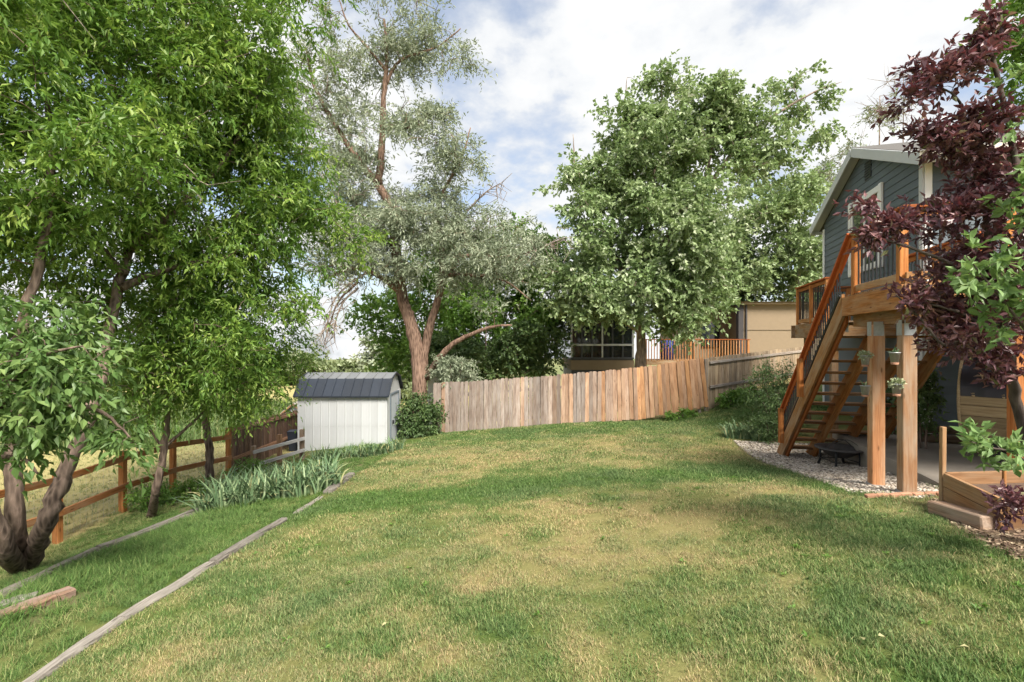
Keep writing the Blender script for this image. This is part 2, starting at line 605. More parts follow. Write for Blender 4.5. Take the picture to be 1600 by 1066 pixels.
lawn_m = ((GX > -7.0) & (GY < 17.3)).astype(float)
field_m = 1.0 - lawn_m
soil_m = np.zeros_like(GX)
for poly in (MULCH, GRAVEL):
    soil_m = np.maximum(soil_m, in_poly(GX, GY, poly).astype(float))
iris_bed = [(-6.6, 9.2), (-5.4, 7.9), (-4.7, 7.9), (-3.6, 9.6), (-3.4, 11.0), (-4.1, 13.5), (-3.9, 14.8), (-6.6, 15.2)]
soil_m = np.maximum(soil_m, 0.55 * in_poly(GX, GY, iris_bed))
soil_m = np.maximum(soil_m, np.exp(-((GX + 4.05) / 0.28) ** 2 - ((GY - 4.4) / 0.7) ** 2) * 0.9 * vnoise(GX, GY, 77, 0.4, 2) * 1.5)
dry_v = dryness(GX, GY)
# the farther land: tan hayfield, a green reedy strip, then green again
gm = np.clip(vnoise(GX, GY, 21, 9.0, 3) * 1.6 - 0.5, 0, 1) * 0.35
reed = np.exp(-((GY - 0.35 * (-GX) - 21) / 7.5) ** 2) * (GX < -9.5) + 0.85 * (GY > 75)
gm = np.clip(gm + reed, 0, 1)
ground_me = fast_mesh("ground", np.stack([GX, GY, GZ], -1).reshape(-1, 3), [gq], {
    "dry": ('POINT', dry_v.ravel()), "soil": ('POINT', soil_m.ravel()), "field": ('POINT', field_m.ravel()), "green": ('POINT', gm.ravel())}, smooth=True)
t = NT("ground_grass_soil")
gp = t.n("ShaderNodeNewGeometry").outputs["Position"]
nf = t.noise(gp, 38.0, 5.0, 0.7)
nm = t.noise(gp, 5.0, 5.0, 0.65)
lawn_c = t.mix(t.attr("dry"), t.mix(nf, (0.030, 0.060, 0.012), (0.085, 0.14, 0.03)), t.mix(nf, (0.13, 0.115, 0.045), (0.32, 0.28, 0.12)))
soil_c = t.mix(nf, (0.09, 0.062, 0.042), (0.30, 0.225, 0.15))
hay = t.mix(nf, (0.30, 0.24, 0.10), (0.50, 0.42, 0.20))
hay = t.mix(t.ramp(nm, [(0.45, 0.0), (0.72, 0.6)]), hay, (0.20, 0.24, 0.07))
grn = t.mix(nf, (0.10, 0.125, 0.05), (0.20, 0.22, 0.10))
far_c = t.mix(t.attr("green"), hay, grn)
gc = t.mix(t.attr("field"), lawn_c, far_c)
gc = t.mix(t.math('MULTIPLY', t.attr("soil"), t.ramp(nm, [(0.2, 0.55), (0.5, 1.0)])), gc, soil_c)
ground = link("ground", ground_me, mat=t.done(t.bsdf(gc, 0.95, spec=0.1, bump=nf, bs=0.6, bd=0.03)))
tag(ground, kind="structure")

# patio slab
a = Acc()
pz = 0.10
pv = [(x, y, pz) for x, y in PATIO] + [(x, y, -0.5) for x, y in PATIO]
a.add(pv, [(0, 1, 2, 3), (0, 4, 5, 1), (1, 5, 6, 2), (2, 6, 7, 3), (3, 7, 4, 0)])
tag(link("patio", a.mesh("patio"), mat=CONC), kind="structure")


# gravel: many small stones in one part
def scatter_poly(poly, n, rng):
    xs = [p[0] for p in poly]
    ys = [p[1] for p in poly]
    x = rng.uniform(min(xs), max(xs), n)
    y = rng.uniform(min(ys), max(ys), n)
    k = in_poly(x, y, poly)
    return x[k], y[k]


ICO_V = np.array([(0, 0, 1), (.894, 0, .447), (.276, .851, .447), (-.724, .526, .447), (-.724, -.526, .447), (.276, -.851, .447),
                  (.724, .526, -.447), (-.276, .851, -.447), (-.894, 0, -.447), (-.276, -.851, -.447), (.724, -.526, -.447), (0, 0, -1)])
ICO_F = np.array([(0, 1, 2), (0, 2, 3), (0, 3, 4), (0, 4, 5), (0, 5, 1), (1, 6, 2), (2, 7, 3), (3, 8, 4), (4, 9, 5), (5, 10, 1),
                  (6, 7, 2), (7, 8, 3), (8, 9, 4), (9, 10, 5), (10, 6, 1), (11, 7, 6), (11, 8, 7), (11, 9, 8), (11, 10, 9), (11, 6, 10)])


def pebbles(name, poly, n, smin, smax, rng, flat=0.6, exclude=None):
    x, y = scatter_poly(poly, n, rng)
    if exclude is not None:
        k = ~exclude(x, y)
        x, y = x[k], y[k]
    m = len(x)
    s = rng.uniform(smin, smax, (m, 1, 1)) * np.stack([rng.uniform(0.7, 1.3, m), rng.uniform(0.7, 1.3, m), rng.uniform(flat * 0.7, flat * 1.2, m)], -1)[:, None, :]
    v = ICO_V[None] * s * rng.uniform(0.85, 1.15, (m, 12, 1))
    th = rng.uniform(0, 2 * PI, m)
    c, sn = np.cos(th)[:, None], np.sin(th)[:, None]
    v = np.stack([v[..., 0] * c - v[..., 1] * sn, v[..., 0] * sn + v[..., 1] * c, v[..., 2]], -1)
    v += np.stack([x, y, H(x, y) + s[:, 0, 2] * rng.uniform(0.2, 0.9, m)], -1)[:, None, :]
    f = (ICO_F[None] + (np.arange(m) * 12)[:, None, None]).reshape(-1, 3)
    return fast_mesh(name, v.reshape(-1, 3), [f], {"rnd": ('FACE', np.repeat(rng.uniform(0, 1, m), 20))}, smooth=True)


t = NT("river_pebbles")
GRAVM = t.done(t.bsdf(t.ramp(t.attr("rnd"), [(0.0, (0.13, 0.11, 0.095)), (0.3, (0.28, 0.24, 0.195)), (0.65, (0.42, 0.365, 0.30)), (1.0, (0.56, 0.51, 0.45))]), 0.8, spec=0.3))
patio_ex = lambda x, y: in_poly(x, y, PATIO)
tag(link("gravel", pebbles("gravel", GRAVEL, 24000, 0.012, 0.027, np.random.default_rng(3), exclude=patio_ex), mat=GRAVM),
    "pale river pebbles spread under the wooden stairs", "gravel", kind="stuff")


def chips(name, poly, n, rng):
    x, y = scatter_poly(poly, n, rng)
    m = len(x)
    L, Wd = rng.uniform(0.007, 0.026, m), rng.uniform(0.003, 0.010, m)
    ax = rng.normal(size=(m, 3)) * np.array([1, 1, 0.3])
    ax /= np.linalg.norm(ax, axis=1)[:, None]
    sd = np.cross(ax, rng.normal(size=(m, 3)) * 0.5 + np.array([0, 0, 1]))
    sd /= np.linalg.norm(sd, axis=1)[:, None]
    c = np.stack([x, y, H(x, y) + rng.uniform(0.003, 0.025, m)], -1)
    A, B = ax * L[:, None], sd * Wd[:, None]
    v = np.stack([c - A - B, c + A - B, c + A + B, c - A + B], 1).reshape(-1, 3)
    f = np.arange(m * 4).reshape(-1, 4)
    return fast_mesh(name, v, [f], {"rnd": ('FACE', rng.uniform(0, 1, m))})


t = NT("bark_mulch")
MULM = t.done(t.bsdf(t.ramp(t.attr("rnd"), [(0.0, (0.08, 0.052, 0.038)), (0.45, (0.21, 0.145, 0.10)), (0.8, (0.36, 0.27, 0.19)), (1.0, (0.48, 0.41, 0.28))]), 0.9, spec=0.2))
tag(link("bark_mulch", chips("bark_mulch", MULCH, 26000, np.random.default_rng(4)), mat=MULM), "reddish bark mulch around the planter box", "mulch", kind="stuff")


# ------------------------------------------------------------------ grass: blades in tufts, instanced over the lawn
def tuft(name, nb, rad, h0, h1, w, lean, rng):
    vs, q, tr, n = [], [], [], 0
    rv = []
    for _ in range(nb):
        r, th = rad * math.sqrt(rng.random()), rng.uniform(0, 2 * PI)
        bx, by = r * math.cos(th), r * math.sin(th)
        h = rng.uniform(h0, h1)
        az = rng.uniform(0, 2 * PI)
        ln = rng.uniform(0.1, lean) * h
        dx, dy = math.cos(az), math.sin(az)
        sx, sy = -dy * w / 2, dx * w / 2
        for k, (tt, ww) in enumerate(((0, 1.0), (0.5, 0.85), (1.0, 0.0))):
            o = ln * tt ** 1.8
            z = h * (tt - 0.12 * tt * tt) - 0.006
            if k < 2:
                vs += [(bx + dx * o - sx * ww, by + dy * o - sy * ww, z), (bx + dx * o + sx * ww, by + dy * o + sy * ww, z)]
            else:
                vs.append((bx + dx * o, by + dy * o, z))
        q.append((n, n + 1, n + 3, n + 2))
        tr.append((n + 2, n + 3, n + 4))
        n += 5
        rv.append(rng.random())
    return fast_mesh(name, vs, [np.array(q), np.array(tr)], {"rnd": ('FACE', rv + rv)})


t = NT("grass_blade")
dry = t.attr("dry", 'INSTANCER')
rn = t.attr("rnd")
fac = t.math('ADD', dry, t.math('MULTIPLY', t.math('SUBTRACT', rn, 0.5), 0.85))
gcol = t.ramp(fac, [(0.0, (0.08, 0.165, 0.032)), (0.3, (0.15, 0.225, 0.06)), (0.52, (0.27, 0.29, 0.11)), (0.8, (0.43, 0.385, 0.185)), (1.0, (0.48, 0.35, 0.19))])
hue = t.attr("hue", 'INSTANCER')
gcol = t.mix(t.math('MULTIPLY', hue, 0.45), gcol, (0.15, 0.19, 0.11))
bv = t.n("ShaderNodeMapRange", {0: t.math('FRACT', t.math('MULTIPLY', rn, 7.31)), 3: 0.62, 4: 1.38}).outputs[0]
gcol = t.mix(1.0, gcol, t.n("ShaderNodeCombineXYZ", {0: bv, 1: bv, 2: bv}).outputs[0], 'MULTIPLY')
gb = t.bsdf(gcol, 0.6, spec=0.25)
gtr = t.n("ShaderNodeBsdfTranslucent", {0: gcol}).outputs[0]
GRASSM = t.done(t.n("ShaderNodeMixShader", {0: 0.3, 1: gb, 2: gtr}).outputs[0])


def grass_object(name, label, tufts, x, y, scale, dryv, huev, rng, zoff=0.0, tilt=0.07):
    me = bpy.data.meshes.new(name)
    m = len(x)
    me.vertices.add(m)
    co = np.stack([x, y, H(x, y) + zoff], -1).astype(np.float32)
    me.vertices.foreach_set("co", co.ravel())
    for k, v in (("dry", dryv), ("hue", huev), ("scl", scale), ("rz", rng.uniform(0, 2 * PI, m)), ("rx", rng.normal(0, tilt, m)), ("pick", rng.integers(0, len(tufts), m).astype(float))):
        at = me.attributes.new(k, 'FLOAT', 'POINT')
        at.data.foreach_set("value", np.asarray(v, np.float32))
    me.update()
    o = link(name, me)
    ng = bpy.data.node_groups.new(name, 'GeometryNodeTree')
    ng.interface.new_socket(name="Geometry", in_out='INPUT', socket_type='NodeSocketGeometry')
    ng.interface.new_socket(name="Geometry", in_out='OUTPUT', socket_type='NodeSocketGeometry')
    gi = ng.nodes.new("NodeGroupInput")
    go = ng.nodes.new("NodeGroupOutput")
    join = ng.nodes.new("GeometryNodeJoinGeometry")

    def named(nm):
        x = ng.nodes.new("GeometryNodeInputNamedAttribute")
        x.data_type = 'FLOAT'
        x.inputs[0].default_value = nm
        return x.outputs[0]
    rot = ng.nodes.new("ShaderNodeCombineXYZ")
    ng.links.new(named("rx"), rot.inputs[0])
    ng.links.new(named("rz"), rot.inputs[2])
    for i, tf in enumerate(tufts):
        iop = ng.nodes.new("GeometryNodeInstanceOnPoints")
        cmp_ = ng.nodes.new("FunctionNodeCompare")
        cmp_.data_type = 'FLOAT'
        cmp_.operation = 'EQUAL'
        ng.links.new(named("pick"), cmp_.inputs[0])
        cmp_.inputs[1].default_value = float(i)
        cmp_.inputs["Epsilon"].default_value = 0.1
        oi = ng.nodes.new("GeometryNodeObjectInfo")
        oi.inputs[0].default_value = tf
        ng.links.new(gi.outputs[0], iop.inputs["Points"])
        ng.links.new(cmp_.outputs[0], iop.inputs["Selection"])
        ng.links.new(oi.outputs["Geometry"], iop.inputs["Instance"])
        ng.links.new(rot.outputs[0], iop.inputs["Rotation"])
        ng.links.new(named("scl"), iop.inputs["Scale"])
        ng.links.new(iop.outputs[0], join.inputs[0])
    ng.links.new(join.outputs[0], go.inputs[0])
    md = o.modifiers.new("tufts", 'NODES')
    md.node_group = ng
    return tag(o, label, "grass", kind="stuff")


def tuft_objs(prefix, n, *args):
    out = []
    r = random.Random(5)
    for i in range(n):
        me = tuft(prefix, *args, r)
        me.materials.append(GRASSM)
        out.append(me)
    return out


# the tufts that geometry nodes instance over the lawn
def tuft_holders(meshes):
    hs = []
    for me in meshes:
        o = bpy.data.objects.new("grass_tuft", me)
        hs.append(o)                                   # never linked to the scene: only instanced
    return hs


r_g = np.random.default_rng(21)


def frustum_pts(y0, y1, dens, rng, xl=-9.0, xr=9.5):
    area = (xr - xl) * (y1 - y0)
    n = int(area * dens)
    x = rng.uniform(xl, xr, n)
    y = rng.uniform(y0, y1, n)
    k = (np.abs(x) < 1.12 * y + 0.5)
    return x[k], y[k]


def lawn_ok(x, y):
    ok = (x > -3.15) & (y < 17.05 + 0.0 * x)
    for poly in (GRAVEL, PATIO, MULCH, HOUSE_FP, iris_bed):
        e = np.stack([x, y], -1)
        ok &= (r_g.uniform(size=len(x)) < (0.6 if poly is iris_bed else 0.0)) | ~in_poly(x + r_g.normal(0, 0.05, len(x)), y + r_g.normal(0, 0.05, len(x)), poly)
    ok &= ~((x > 5.2) & (y > 11.0) & (y < 13.5) & (x > 5.0 + 0.25 * (y - 11)))
    ok &= ~((x < -2.5) & (y > 14.2) & (x < -2.6 - 0.3 * (16 - y)))
    return ok


near_t = tuft_holders(tuft_objs("grass_tuft_near", 6, 62, 0.075, 0.016, 0.044, 0.0040, 1.2))
mid_t = tuft_holders(tuft_objs("grass_tuft_mid", 6, 62, 0.125, 0.018, 0.046, 0.0062, 1.2))
far_t = tuft_holders(tuft_objs("grass_tuft_far", 5, 60, 0.21, 0.022, 0.055, 0.012, 1.1))
for nm, lab, tf, y0, y1, dens in (("lawn_grass", "mown lawn grass nearest the camera, green and straw mixed", near_t, 1.6, 5.0, 300),
                                  ("lawn_grass", "mown lawn grass of the dry yellow middle and green watered strip", mid_t, 5.0, 9.2, 115),
                                  ("lawn_grass", "mown lawn grass running back to the plank fence", far_t, 9.2, 17.2, 42)):
    x, y = frustum_pts(y0, y1, dens, r_g)
    k = lawn_ok(x, y)
    x, y = x[k], y[k]
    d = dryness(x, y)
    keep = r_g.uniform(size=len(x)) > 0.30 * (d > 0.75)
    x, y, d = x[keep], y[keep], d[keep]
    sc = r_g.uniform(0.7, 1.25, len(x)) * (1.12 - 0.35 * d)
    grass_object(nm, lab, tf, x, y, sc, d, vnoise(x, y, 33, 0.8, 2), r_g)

# the unmown bank between the timber edging and the rail fence
bank_t = tuft_holders(tuft_objs("grass_tuft_bank", 6, 60, 0.13, 0.07, 0.17, 0.007, 1.6))
x, y = frustum_pts(2.5, 15.0, 140, r_g, -7.4, -3.25)
k = (r_g.uniform(size=len(x)) < 0.55) | ~in_poly(x, y, iris_bed)
bare = np.exp(-((x + 4.05) / 0.25) ** 2 - ((y - 4.4) / 0.6) ** 2)
k &= r_g.uniform(size=len(x)) > bare * 0.75
x, y = x[k], y[k]
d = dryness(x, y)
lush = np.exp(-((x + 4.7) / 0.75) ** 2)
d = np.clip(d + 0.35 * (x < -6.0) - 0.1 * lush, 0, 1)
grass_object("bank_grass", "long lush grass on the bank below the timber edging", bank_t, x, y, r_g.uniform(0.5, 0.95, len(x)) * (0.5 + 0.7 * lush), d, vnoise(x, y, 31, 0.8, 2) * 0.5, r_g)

# tall reeds and hay stubble beyond the fences
field_t = tuft_holders(tuft_objs("grass_tuft_field", 4, 12, 0.12, 0.10, 0.28, 0.012, 1.2))
x = -7.4 - np.abs(r_g.uniform(0, 1, 12000)) ** 1.5 * 22
y = r_g.uniform(5.5, 30, len(x))
k = np.abs(x) < 1.15 * y
x, y = x[k], y[k]
grass_object("hay_field_grass", "short dry hay stubble in the field beyond the rail fence", field_t, x, y, r_g.uniform(0.25, 0.55, len(x)), np.clip(0.62 + (vnoise(x, y, 41, 2.5, 3) - 0.5) * 0.7, 0, 1), vnoise(x, y, 31, 0.8, 2) * 0.3, r_g)
reed_t = tuft_holders(tuft_objs("reed_tuft", 4, 14, 0.25, 0.5, 1.15, 0.03, 0.5))
y = r_g.uniform(20, 42, 5200)
x = -9.5 - r_g.uniform(0, 1, len(y)) * 24
k = (np.abs(y - 0.35 * (-x) - 21) < 6.5 + 2 * vnoise(x, y, 8, 4, 2))
x, y = x[k], y[k]
grass_object("reed_bed", "tall green reeds across the field behind the rail fence", reed_t, x, y, r_g.uniform(0.7, 1.2, len(x)), np.clip(0.18 + (vnoise(x, y, 42, 2.5, 3) - 0.5) * 0.5, 0, 1), vnoise(x, y, 31, 0.8, 2), r_g)


# ------------------------------------------------------------------ trees
def unit(v):
    return v / (np.linalg.norm(v, axis=-1, keepdims=True) + 1e-9)


def smooth_path(pts, n=6):
    pts = np.asarray(pts, float)
    P4 = np.vstack([2 * pts[0] - pts[1], pts, 2 * pts[-1] - pts[-2]])
    out = []
    for i in range(len(pts) - 1):
        p0, p1, p2, p3 = P4[i:i + 4]
        for tt in np.linspace(0, 1, n, endpoint=False):
            out.append(0.5 * ((2 * p1) + (-p0 + p2) * tt + (2 * p0 - 5 * p1 + 4 * p2 - p3) * tt ** 2 + (-p0 + 3 * p1 - 3 * p2 + p3) * tt ** 3))
    out.append(pts[-1])
    return np.array(out)


def leaf_quads(c, axis, nrm, L, W, fold=0.25):
    """one folded diamond leaf per row: base, left, tip, right"""
    side = unit(np.cross(axis, nrm))
    up = np.cross(side, axis)
    L, W = L[:, None], W[:, None]
    v = np.stack([c, c + axis * L * 0.42 + side * W * 0.5 + up * W * fold, c + axis * L - up * L * 0.08, c + axis * L * 0.42 - side * W * 0.5 + up * W * fold], 1)
    return v.reshape(-1, 3)


def sprig_leaves(cl, out, rng, ns, nl, Ls, droop, L, W, updir=0.25, jit=0.25, flat=1.3, leafdroop=0.35):
    """leaves on ns sprigs round each cluster point"""
    C = len(cl)
    D = unit(out[:, None, :] * 0.55 + rng.normal(size=(C, ns, 3)) * 0.75 + np.array([0, 0, updir]))
    tt = (np.arange(nl) + rng.uniform(0.2, 0.8, (C, ns, nl))) / nl
    ls = Ls * rng.uniform(0.6, 1.25, (C, ns, 1))
    p = cl[:, None, None, :] + D[:, :, None, :] * (tt * ls)[..., None]
    p[..., 2] -= droop * (tt * ls) ** 2 / max(Ls, 1e-3)
    p = p + rng.normal(size=p.shape) * jit * 0.12 * Ls
    ax = unit(D[:, :, None, :] * 0.7 + rng.normal(size=p.shape) * 0.6 + np.array([0, 0, -leafdroop]))
    nr = unit(rng.normal(size=p.shape) * 0.6 + np.array([0, 0, flat]))
    n = C * ns * nl
    s = rng.uniform(0.65, 1.2, n)
    clr = np.repeat(rng.uniform(0, 1, (C, 1)), ns * nl, 1).ravel()
    rnd = np.clip(0.58 * clr + 0.42 * rng.uniform(0, 1, n), 0, 1)
    return p.reshape(n, 3), ax.reshape(n, 3), nr.reshape(n, 3), L * s, W * s * rng.uniform(0.8, 1.2, n), rnd


def crown_points(blobs, n, rng, shell=2.4, boughs=0, brad=0.6):
    if boughs:
        c, d = crown_points(blobs, boughs, rng, shell)
        k = rng.integers(0, len(c), n)
        o = rng.normal(size=(n, 3)) * brad * np.array([1, 1, 0.55]) * rng.uniform(0.5, 1.25, len(c))[k][:, None]
        return c[k] + o, unit(d[k] + unit(o) * 0.8)
    w = np.array([b[6] if len(b) > 6 else b[3] * b[4] * b[5] for b in blobs])
    w = w / w.sum()
    out, dirs = [], []
    for b, wi in zip(blobs, w):
        k = max(1, int(n * wi))
        d = unit(rng.normal(size=(k, 3)))
        r = rng.uniform(0, 1, (k, 1)) ** (1 / shell)
        out.append(np.array(b[:3]) + d * r * np.array(b[3:6]))
        dirs.append(d)
    return np.concatenate(out), np.concatenate(dirs)


def pblob(px, py, Y, rpx, rpy, ry, w=None):
    c = P(px, py, Y)
    s = FPX / Y
    b = [c[0], c[1], c[2], rpx / s, ry, rpy / s]
    if w:
        b.append(w)
    return b


def make_tree(name, label, cat, limbs, blobs, ncl, barkm, leafm, rng, ns=5, nl=7, Ls=0.4, L=0.09, W=0.035, droop=0.3, group=None, twig=0.009,
              shell=2.4, updir=0.25, flat=1.3, leafdroop=0.35, dead=0, deadlen=1.0, single=0, root=None, sides=8, crown_name="crown", zmin=None, boughs=0, brad=0.6, keep=None):
    """limbs: list of (points, r0, r1); the first is the trunk. Leaf clusters grow on twigs from the nearest limb."""
    base = np.array(limbs[0][0][0], float)
    if root is None:
        root = empty(name, base, 0, label, cat, group)
    a = Acc()
    nodes = []
    nrad = []
    for i, (pts, r0, r1) in enumerate(limbs):
        sp = smooth_path(pts, 6)
        wob = rng.normal(size=sp.shape) * min(r0, 0.12) * 0.10
        wob[0] = 0
        sp = sp + wob
        rr = np.linspace(r0, r1, len(sp)) * rng.uniform(0.93, 1.07, len(sp))
        if i == 0:
            rr[0] *= 1.35
            rr[1] *= 1.2
        if i == 0:
            tr = Acc()
            tr.tube(sp - base, rr, sides * 2, rough=0.045)
            link("trunk", tr.mesh("trunk", True), root, barkm)
        else:
            a.tube(sp - base, rr, sides)
        st = 0 if i else len(sp) // 3
        nodes.append(sp[st:])
        nrad.append(rr[st:])
    nodes = np.concatenate(nodes)
    nrad = np.concatenate(nrad)
    cl, od = crown_points(blobs, ncl, rng, shell, boughs, brad)
    if zmin is not None:
        k = cl[:, 2] > zmin
        cl, od = cl[k], od[k]
    if keep is not None:
        k = keep(cl)
        cl, od = cl[k], od[k]
    dist = np.array([np.min(np.sum((nodes - c) ** 2, 1)) for c in cl])
    order = np.argsort(dist)
    cl, od = cl[order], od[order]
    cap = len(nodes) + len(cl) * 3
    NB = np.zeros((cap, 3))
    RB = np.zeros(cap)
    NB[:len(nodes)] = nodes
    RB[:len(nodes)] = nrad
    k = len(nodes)
    for c in cl:
        d2 = np.sum((NB[:k] - c) ** 2, 1) + 0.5 * np.maximum(0, NB[:k, 2] - c[2]) ** 2
        j = int(np.argmin(d2))
        p0 = NB[j]
        ln = math.sqrt(d2[j])
        if ln < 0.05:
            continue
        mid = (p0 + c) / 2 + rng.normal(size=3) * ln * 0.10 + np.array([0, 0, ln * 0.10])
        r0 = min(RB[j] * 0.75, twig * 0.7 + 0.011 * ln)
        r0 = max(r0, twig * 0.6)
        a.tube(np.array([p0, mid, c]) - base, [r0, (r0 + twig * 0.5) / 2, twig * 0.4], 4, cap=False)
        NB[k], RB[k] = mid, r0 * 0.8
        NB[k + 1], RB[k + 1] = c, twig * 0.6
        k += 2
    link("branches", a.mesh("branches", True), root, barkm)["kind"] = "stuff"
    parts = sprig_leaves(cl, od, rng, ns, nl, Ls, droop, L, W, updir, flat=flat, leafdroop=leafdroop)
    c, ax, nr, LL, WW, rnd = parts
    if zmin is not None:
        kk = c[:, 2] > zmin - 0.3
        c, ax, nr, LL, WW, rnd = c[kk], ax[kk], nr[kk], LL[kk], WW[kk], rnd[kk]
    if single:
        # the leaves that show largest are objects of their own
        px = 800 + FPX * c[:, 0] / np.maximum(c[:, 1], 0.1)
        py = 533 - FPX * (c[:, 2] - CAMZ) / np.maximum(c[:, 1], 0.1)
        vis = (px > 4) & (px < 1596) & (py > 4) & (py < 1062)
        score = LL / np.maximum(c[:, 1], 0.3) * vis
        # prefer leaves at the outside of the crown, spread evenly
        pick = np.argsort(-score)[:single * 4]
        pick = rng.permutation(pick)[:single]
        lm = bpy.data.meshes.new("leaf")
        lm.from_pydata([(0, 0, 0), (0.22, 0.36, 0.10), (0.6, 0.46, 0.13), (1, 0, -0.10), (0.6, -0.46, 0.13), (0.22, -0.36, 0.10), (0.5, 0, -0.02)], [],
                       [(0, 6, 1), (1, 6, 2), (2, 6, 3), (3, 6, 4), (4, 6, 5), (5, 6, 0)])
        at = lm.attributes.new("rnd", 'FLOAT', 'FACE')
        at.data.foreach_set("value", np.full(6, 0.6, np.float32))
        lm.materials.append(leafm)
        for i in pick:
            o = bpy.data.objects.new("leaf", lm)
            COL.objects.link(o)
            o.parent = root
            x = Vector(ax[i])
            s = x.cross(Vector(nr[i])).normalized()
            M = Matrix((x * LL[i], -s * WW[i] * 1.05, s.cross(x) * -WW[i] * -1.0)).transposed().to_4x4()
            M.translation = Vector(c[i] - base)
            o.matrix_local = M
        msk = np.ones(len(c), bool)
        msk[pick] = False
        c, ax, nr, LL, WW, rnd = c[msk], ax[msk], nr[msk], LL[msk], WW[msk], rnd[msk]
    v = leaf_quads(c - base, ax, nr, LL, WW)
    f = np.arange(len(c) * 4).reshape(-1, 4)
    cr = link(crown_name, fast_mesh("crown", v, [f], {"rnd": ('FACE', rnd)}), root, leafm)
    cr["kind"] = "stuff"
    if dead:
        da = Acc()
        pick = cl[rng.permutation(len(cl))[:dead]]
        for c0 in pick:
            for _ in range(3):
                d = unit(rng.normal(size=3) + np.array([0, 0, 0.1]))
                ln = rng.uniform(0.4, 1.1) * deadlen
                p1 = c0 + d * ln * 0.5 + rng.normal(size=3) * 0.06
                p2 = c0 + d * ln + rng.normal(size=3) * 0.12
                da.tube(np.array([c0, p1, p2]) - base, [twig * 1.0, twig * 0.7, twig * 0.35], 4, cap=False)
        link("dead_twigs", da.mesh("dead_twigs"), root, DEADB)["kind"] = "stuff"
    return root


def ray_ground(px, py):
    """where the sight line through a photograph pixel meets the terrain"""
    y = 2.0
    while y < 120:
        p = P(px, py, y)
        if p[2] <= hz(p[0], p[1]):
            return p
        y += 0.03
    return P(px, py, 60)


DEADB = bark("bark_dead_grey", (0.10, 0.08, 0.07), (0.34, 0.28, 0.24), 1.5)
B_ASH = bark("bark_grey_brown", (0.055, 0.04, 0.031), (0.23, 0.17, 0.135))
B_OLIVE = bark("bark_red_brown", (0.065, 0.038, 0.028), (0.27, 0.18, 0.135))
B_MAPLE = bark("bark_tan", (0.10, 0.075, 0.06), (0.32, 0.25, 0.20))
B_PALE = bark("bark_pale", (0.26, 0.22, 0.17), (0.52, 0.46, 0.38))
B_PLUM = bark("bark_dark", (0.035, 0.028, 0.026), (0.14, 0.11, 0.095))
L_ASH = leafmat("leaf_ash_green", [(0.0, (0.062, 0.133, 0.025)), (0.4, (0.117, 0.219, 0.041)), (0.75, (0.226, 0.336, 0.066)), (1.0, (0.390, 0.485, 0.117))], (0.22, 0.38, 0.05), 0.38)
L_BOX = leafmat("leaf_boxelder", [(0.0, (0.068, 0.131, 0.035)), (0.5, (0.118, 0.206, 0.062)), (1.0, (0.235, 0.318, 0.103))], (0.20, 0.33, 0.07), 0.33)
L_OLIVE = leafmat("leaf_silver_olive", [(0.0, (0.165, 0.205, 0.135)), (0.5, (0.27, 0.315, 0.215)), (1.0, (0.44, 0.475, 0.355))], (0.30, 0.36, 0.20), 0.25, 0.6)
L_MAPLE = leafmat("leaf_silver_maple", [(0.0, (0.133, 0.211, 0.078)), (0.45, (0.234, 0.320, 0.140)), (0.8, (0.406, 0.492, 0.272)), (1.0, (0.600, 0.600, 0.515))], (0.24, 0.34, 0.10), 0.32)
L_BRIGHT = leafmat("leaf_bright_green", [(0.0, (0.065, 0.139, 0.024)), (0.5, (0.122, 0.236, 0.045)), (1.0, (0.244, 0.374, 0.073))], (0.2, 0.36, 0.05), 0.33)
L_DARK = leafmat("leaf_dark_green", [(0.0, (0.049, 0.091, 0.031)), (0.6, (0.097, 0.157, 0.056)), (1.0, (0.193, 0.272, 0.097))], (0.12, 0.22, 0.05), 0.25)
L_FAR = leafmat("leaf_far_sage", [(0.0, (0.120, 0.155, 0.070)), (0.6, (0.190, 0.235, 0.115)), (1.0, (0.290, 0.330, 0.180))], (0.25, 0.34, 0.1), 0.25)
L_PLUM = leafmat("leaf_plum_purple", [(0.0, (0.050, 0.022, 0.034)), (0.4, (0.105, 0.048, 0.062)), (0.70, (0.20, 0.10, 0.112)), (0.86, (0.33, 0.18, 0.18)), (0.92, (0.24, 0.28, 0.13))], (0.26, 0.05, 0.05), 0.2, 0.36, 0.5)
L_CHOKE = leafmat("leaf_fresh_green", [(0.0, (0.097, 0.182, 0.055)), (0.6, (0.182, 0.290, 0.103)), (1.0, (0.315, 0.411, 0.194))], (0.25, 0.38, 0.09), 0.3)

R = np.random.default_rng(101)

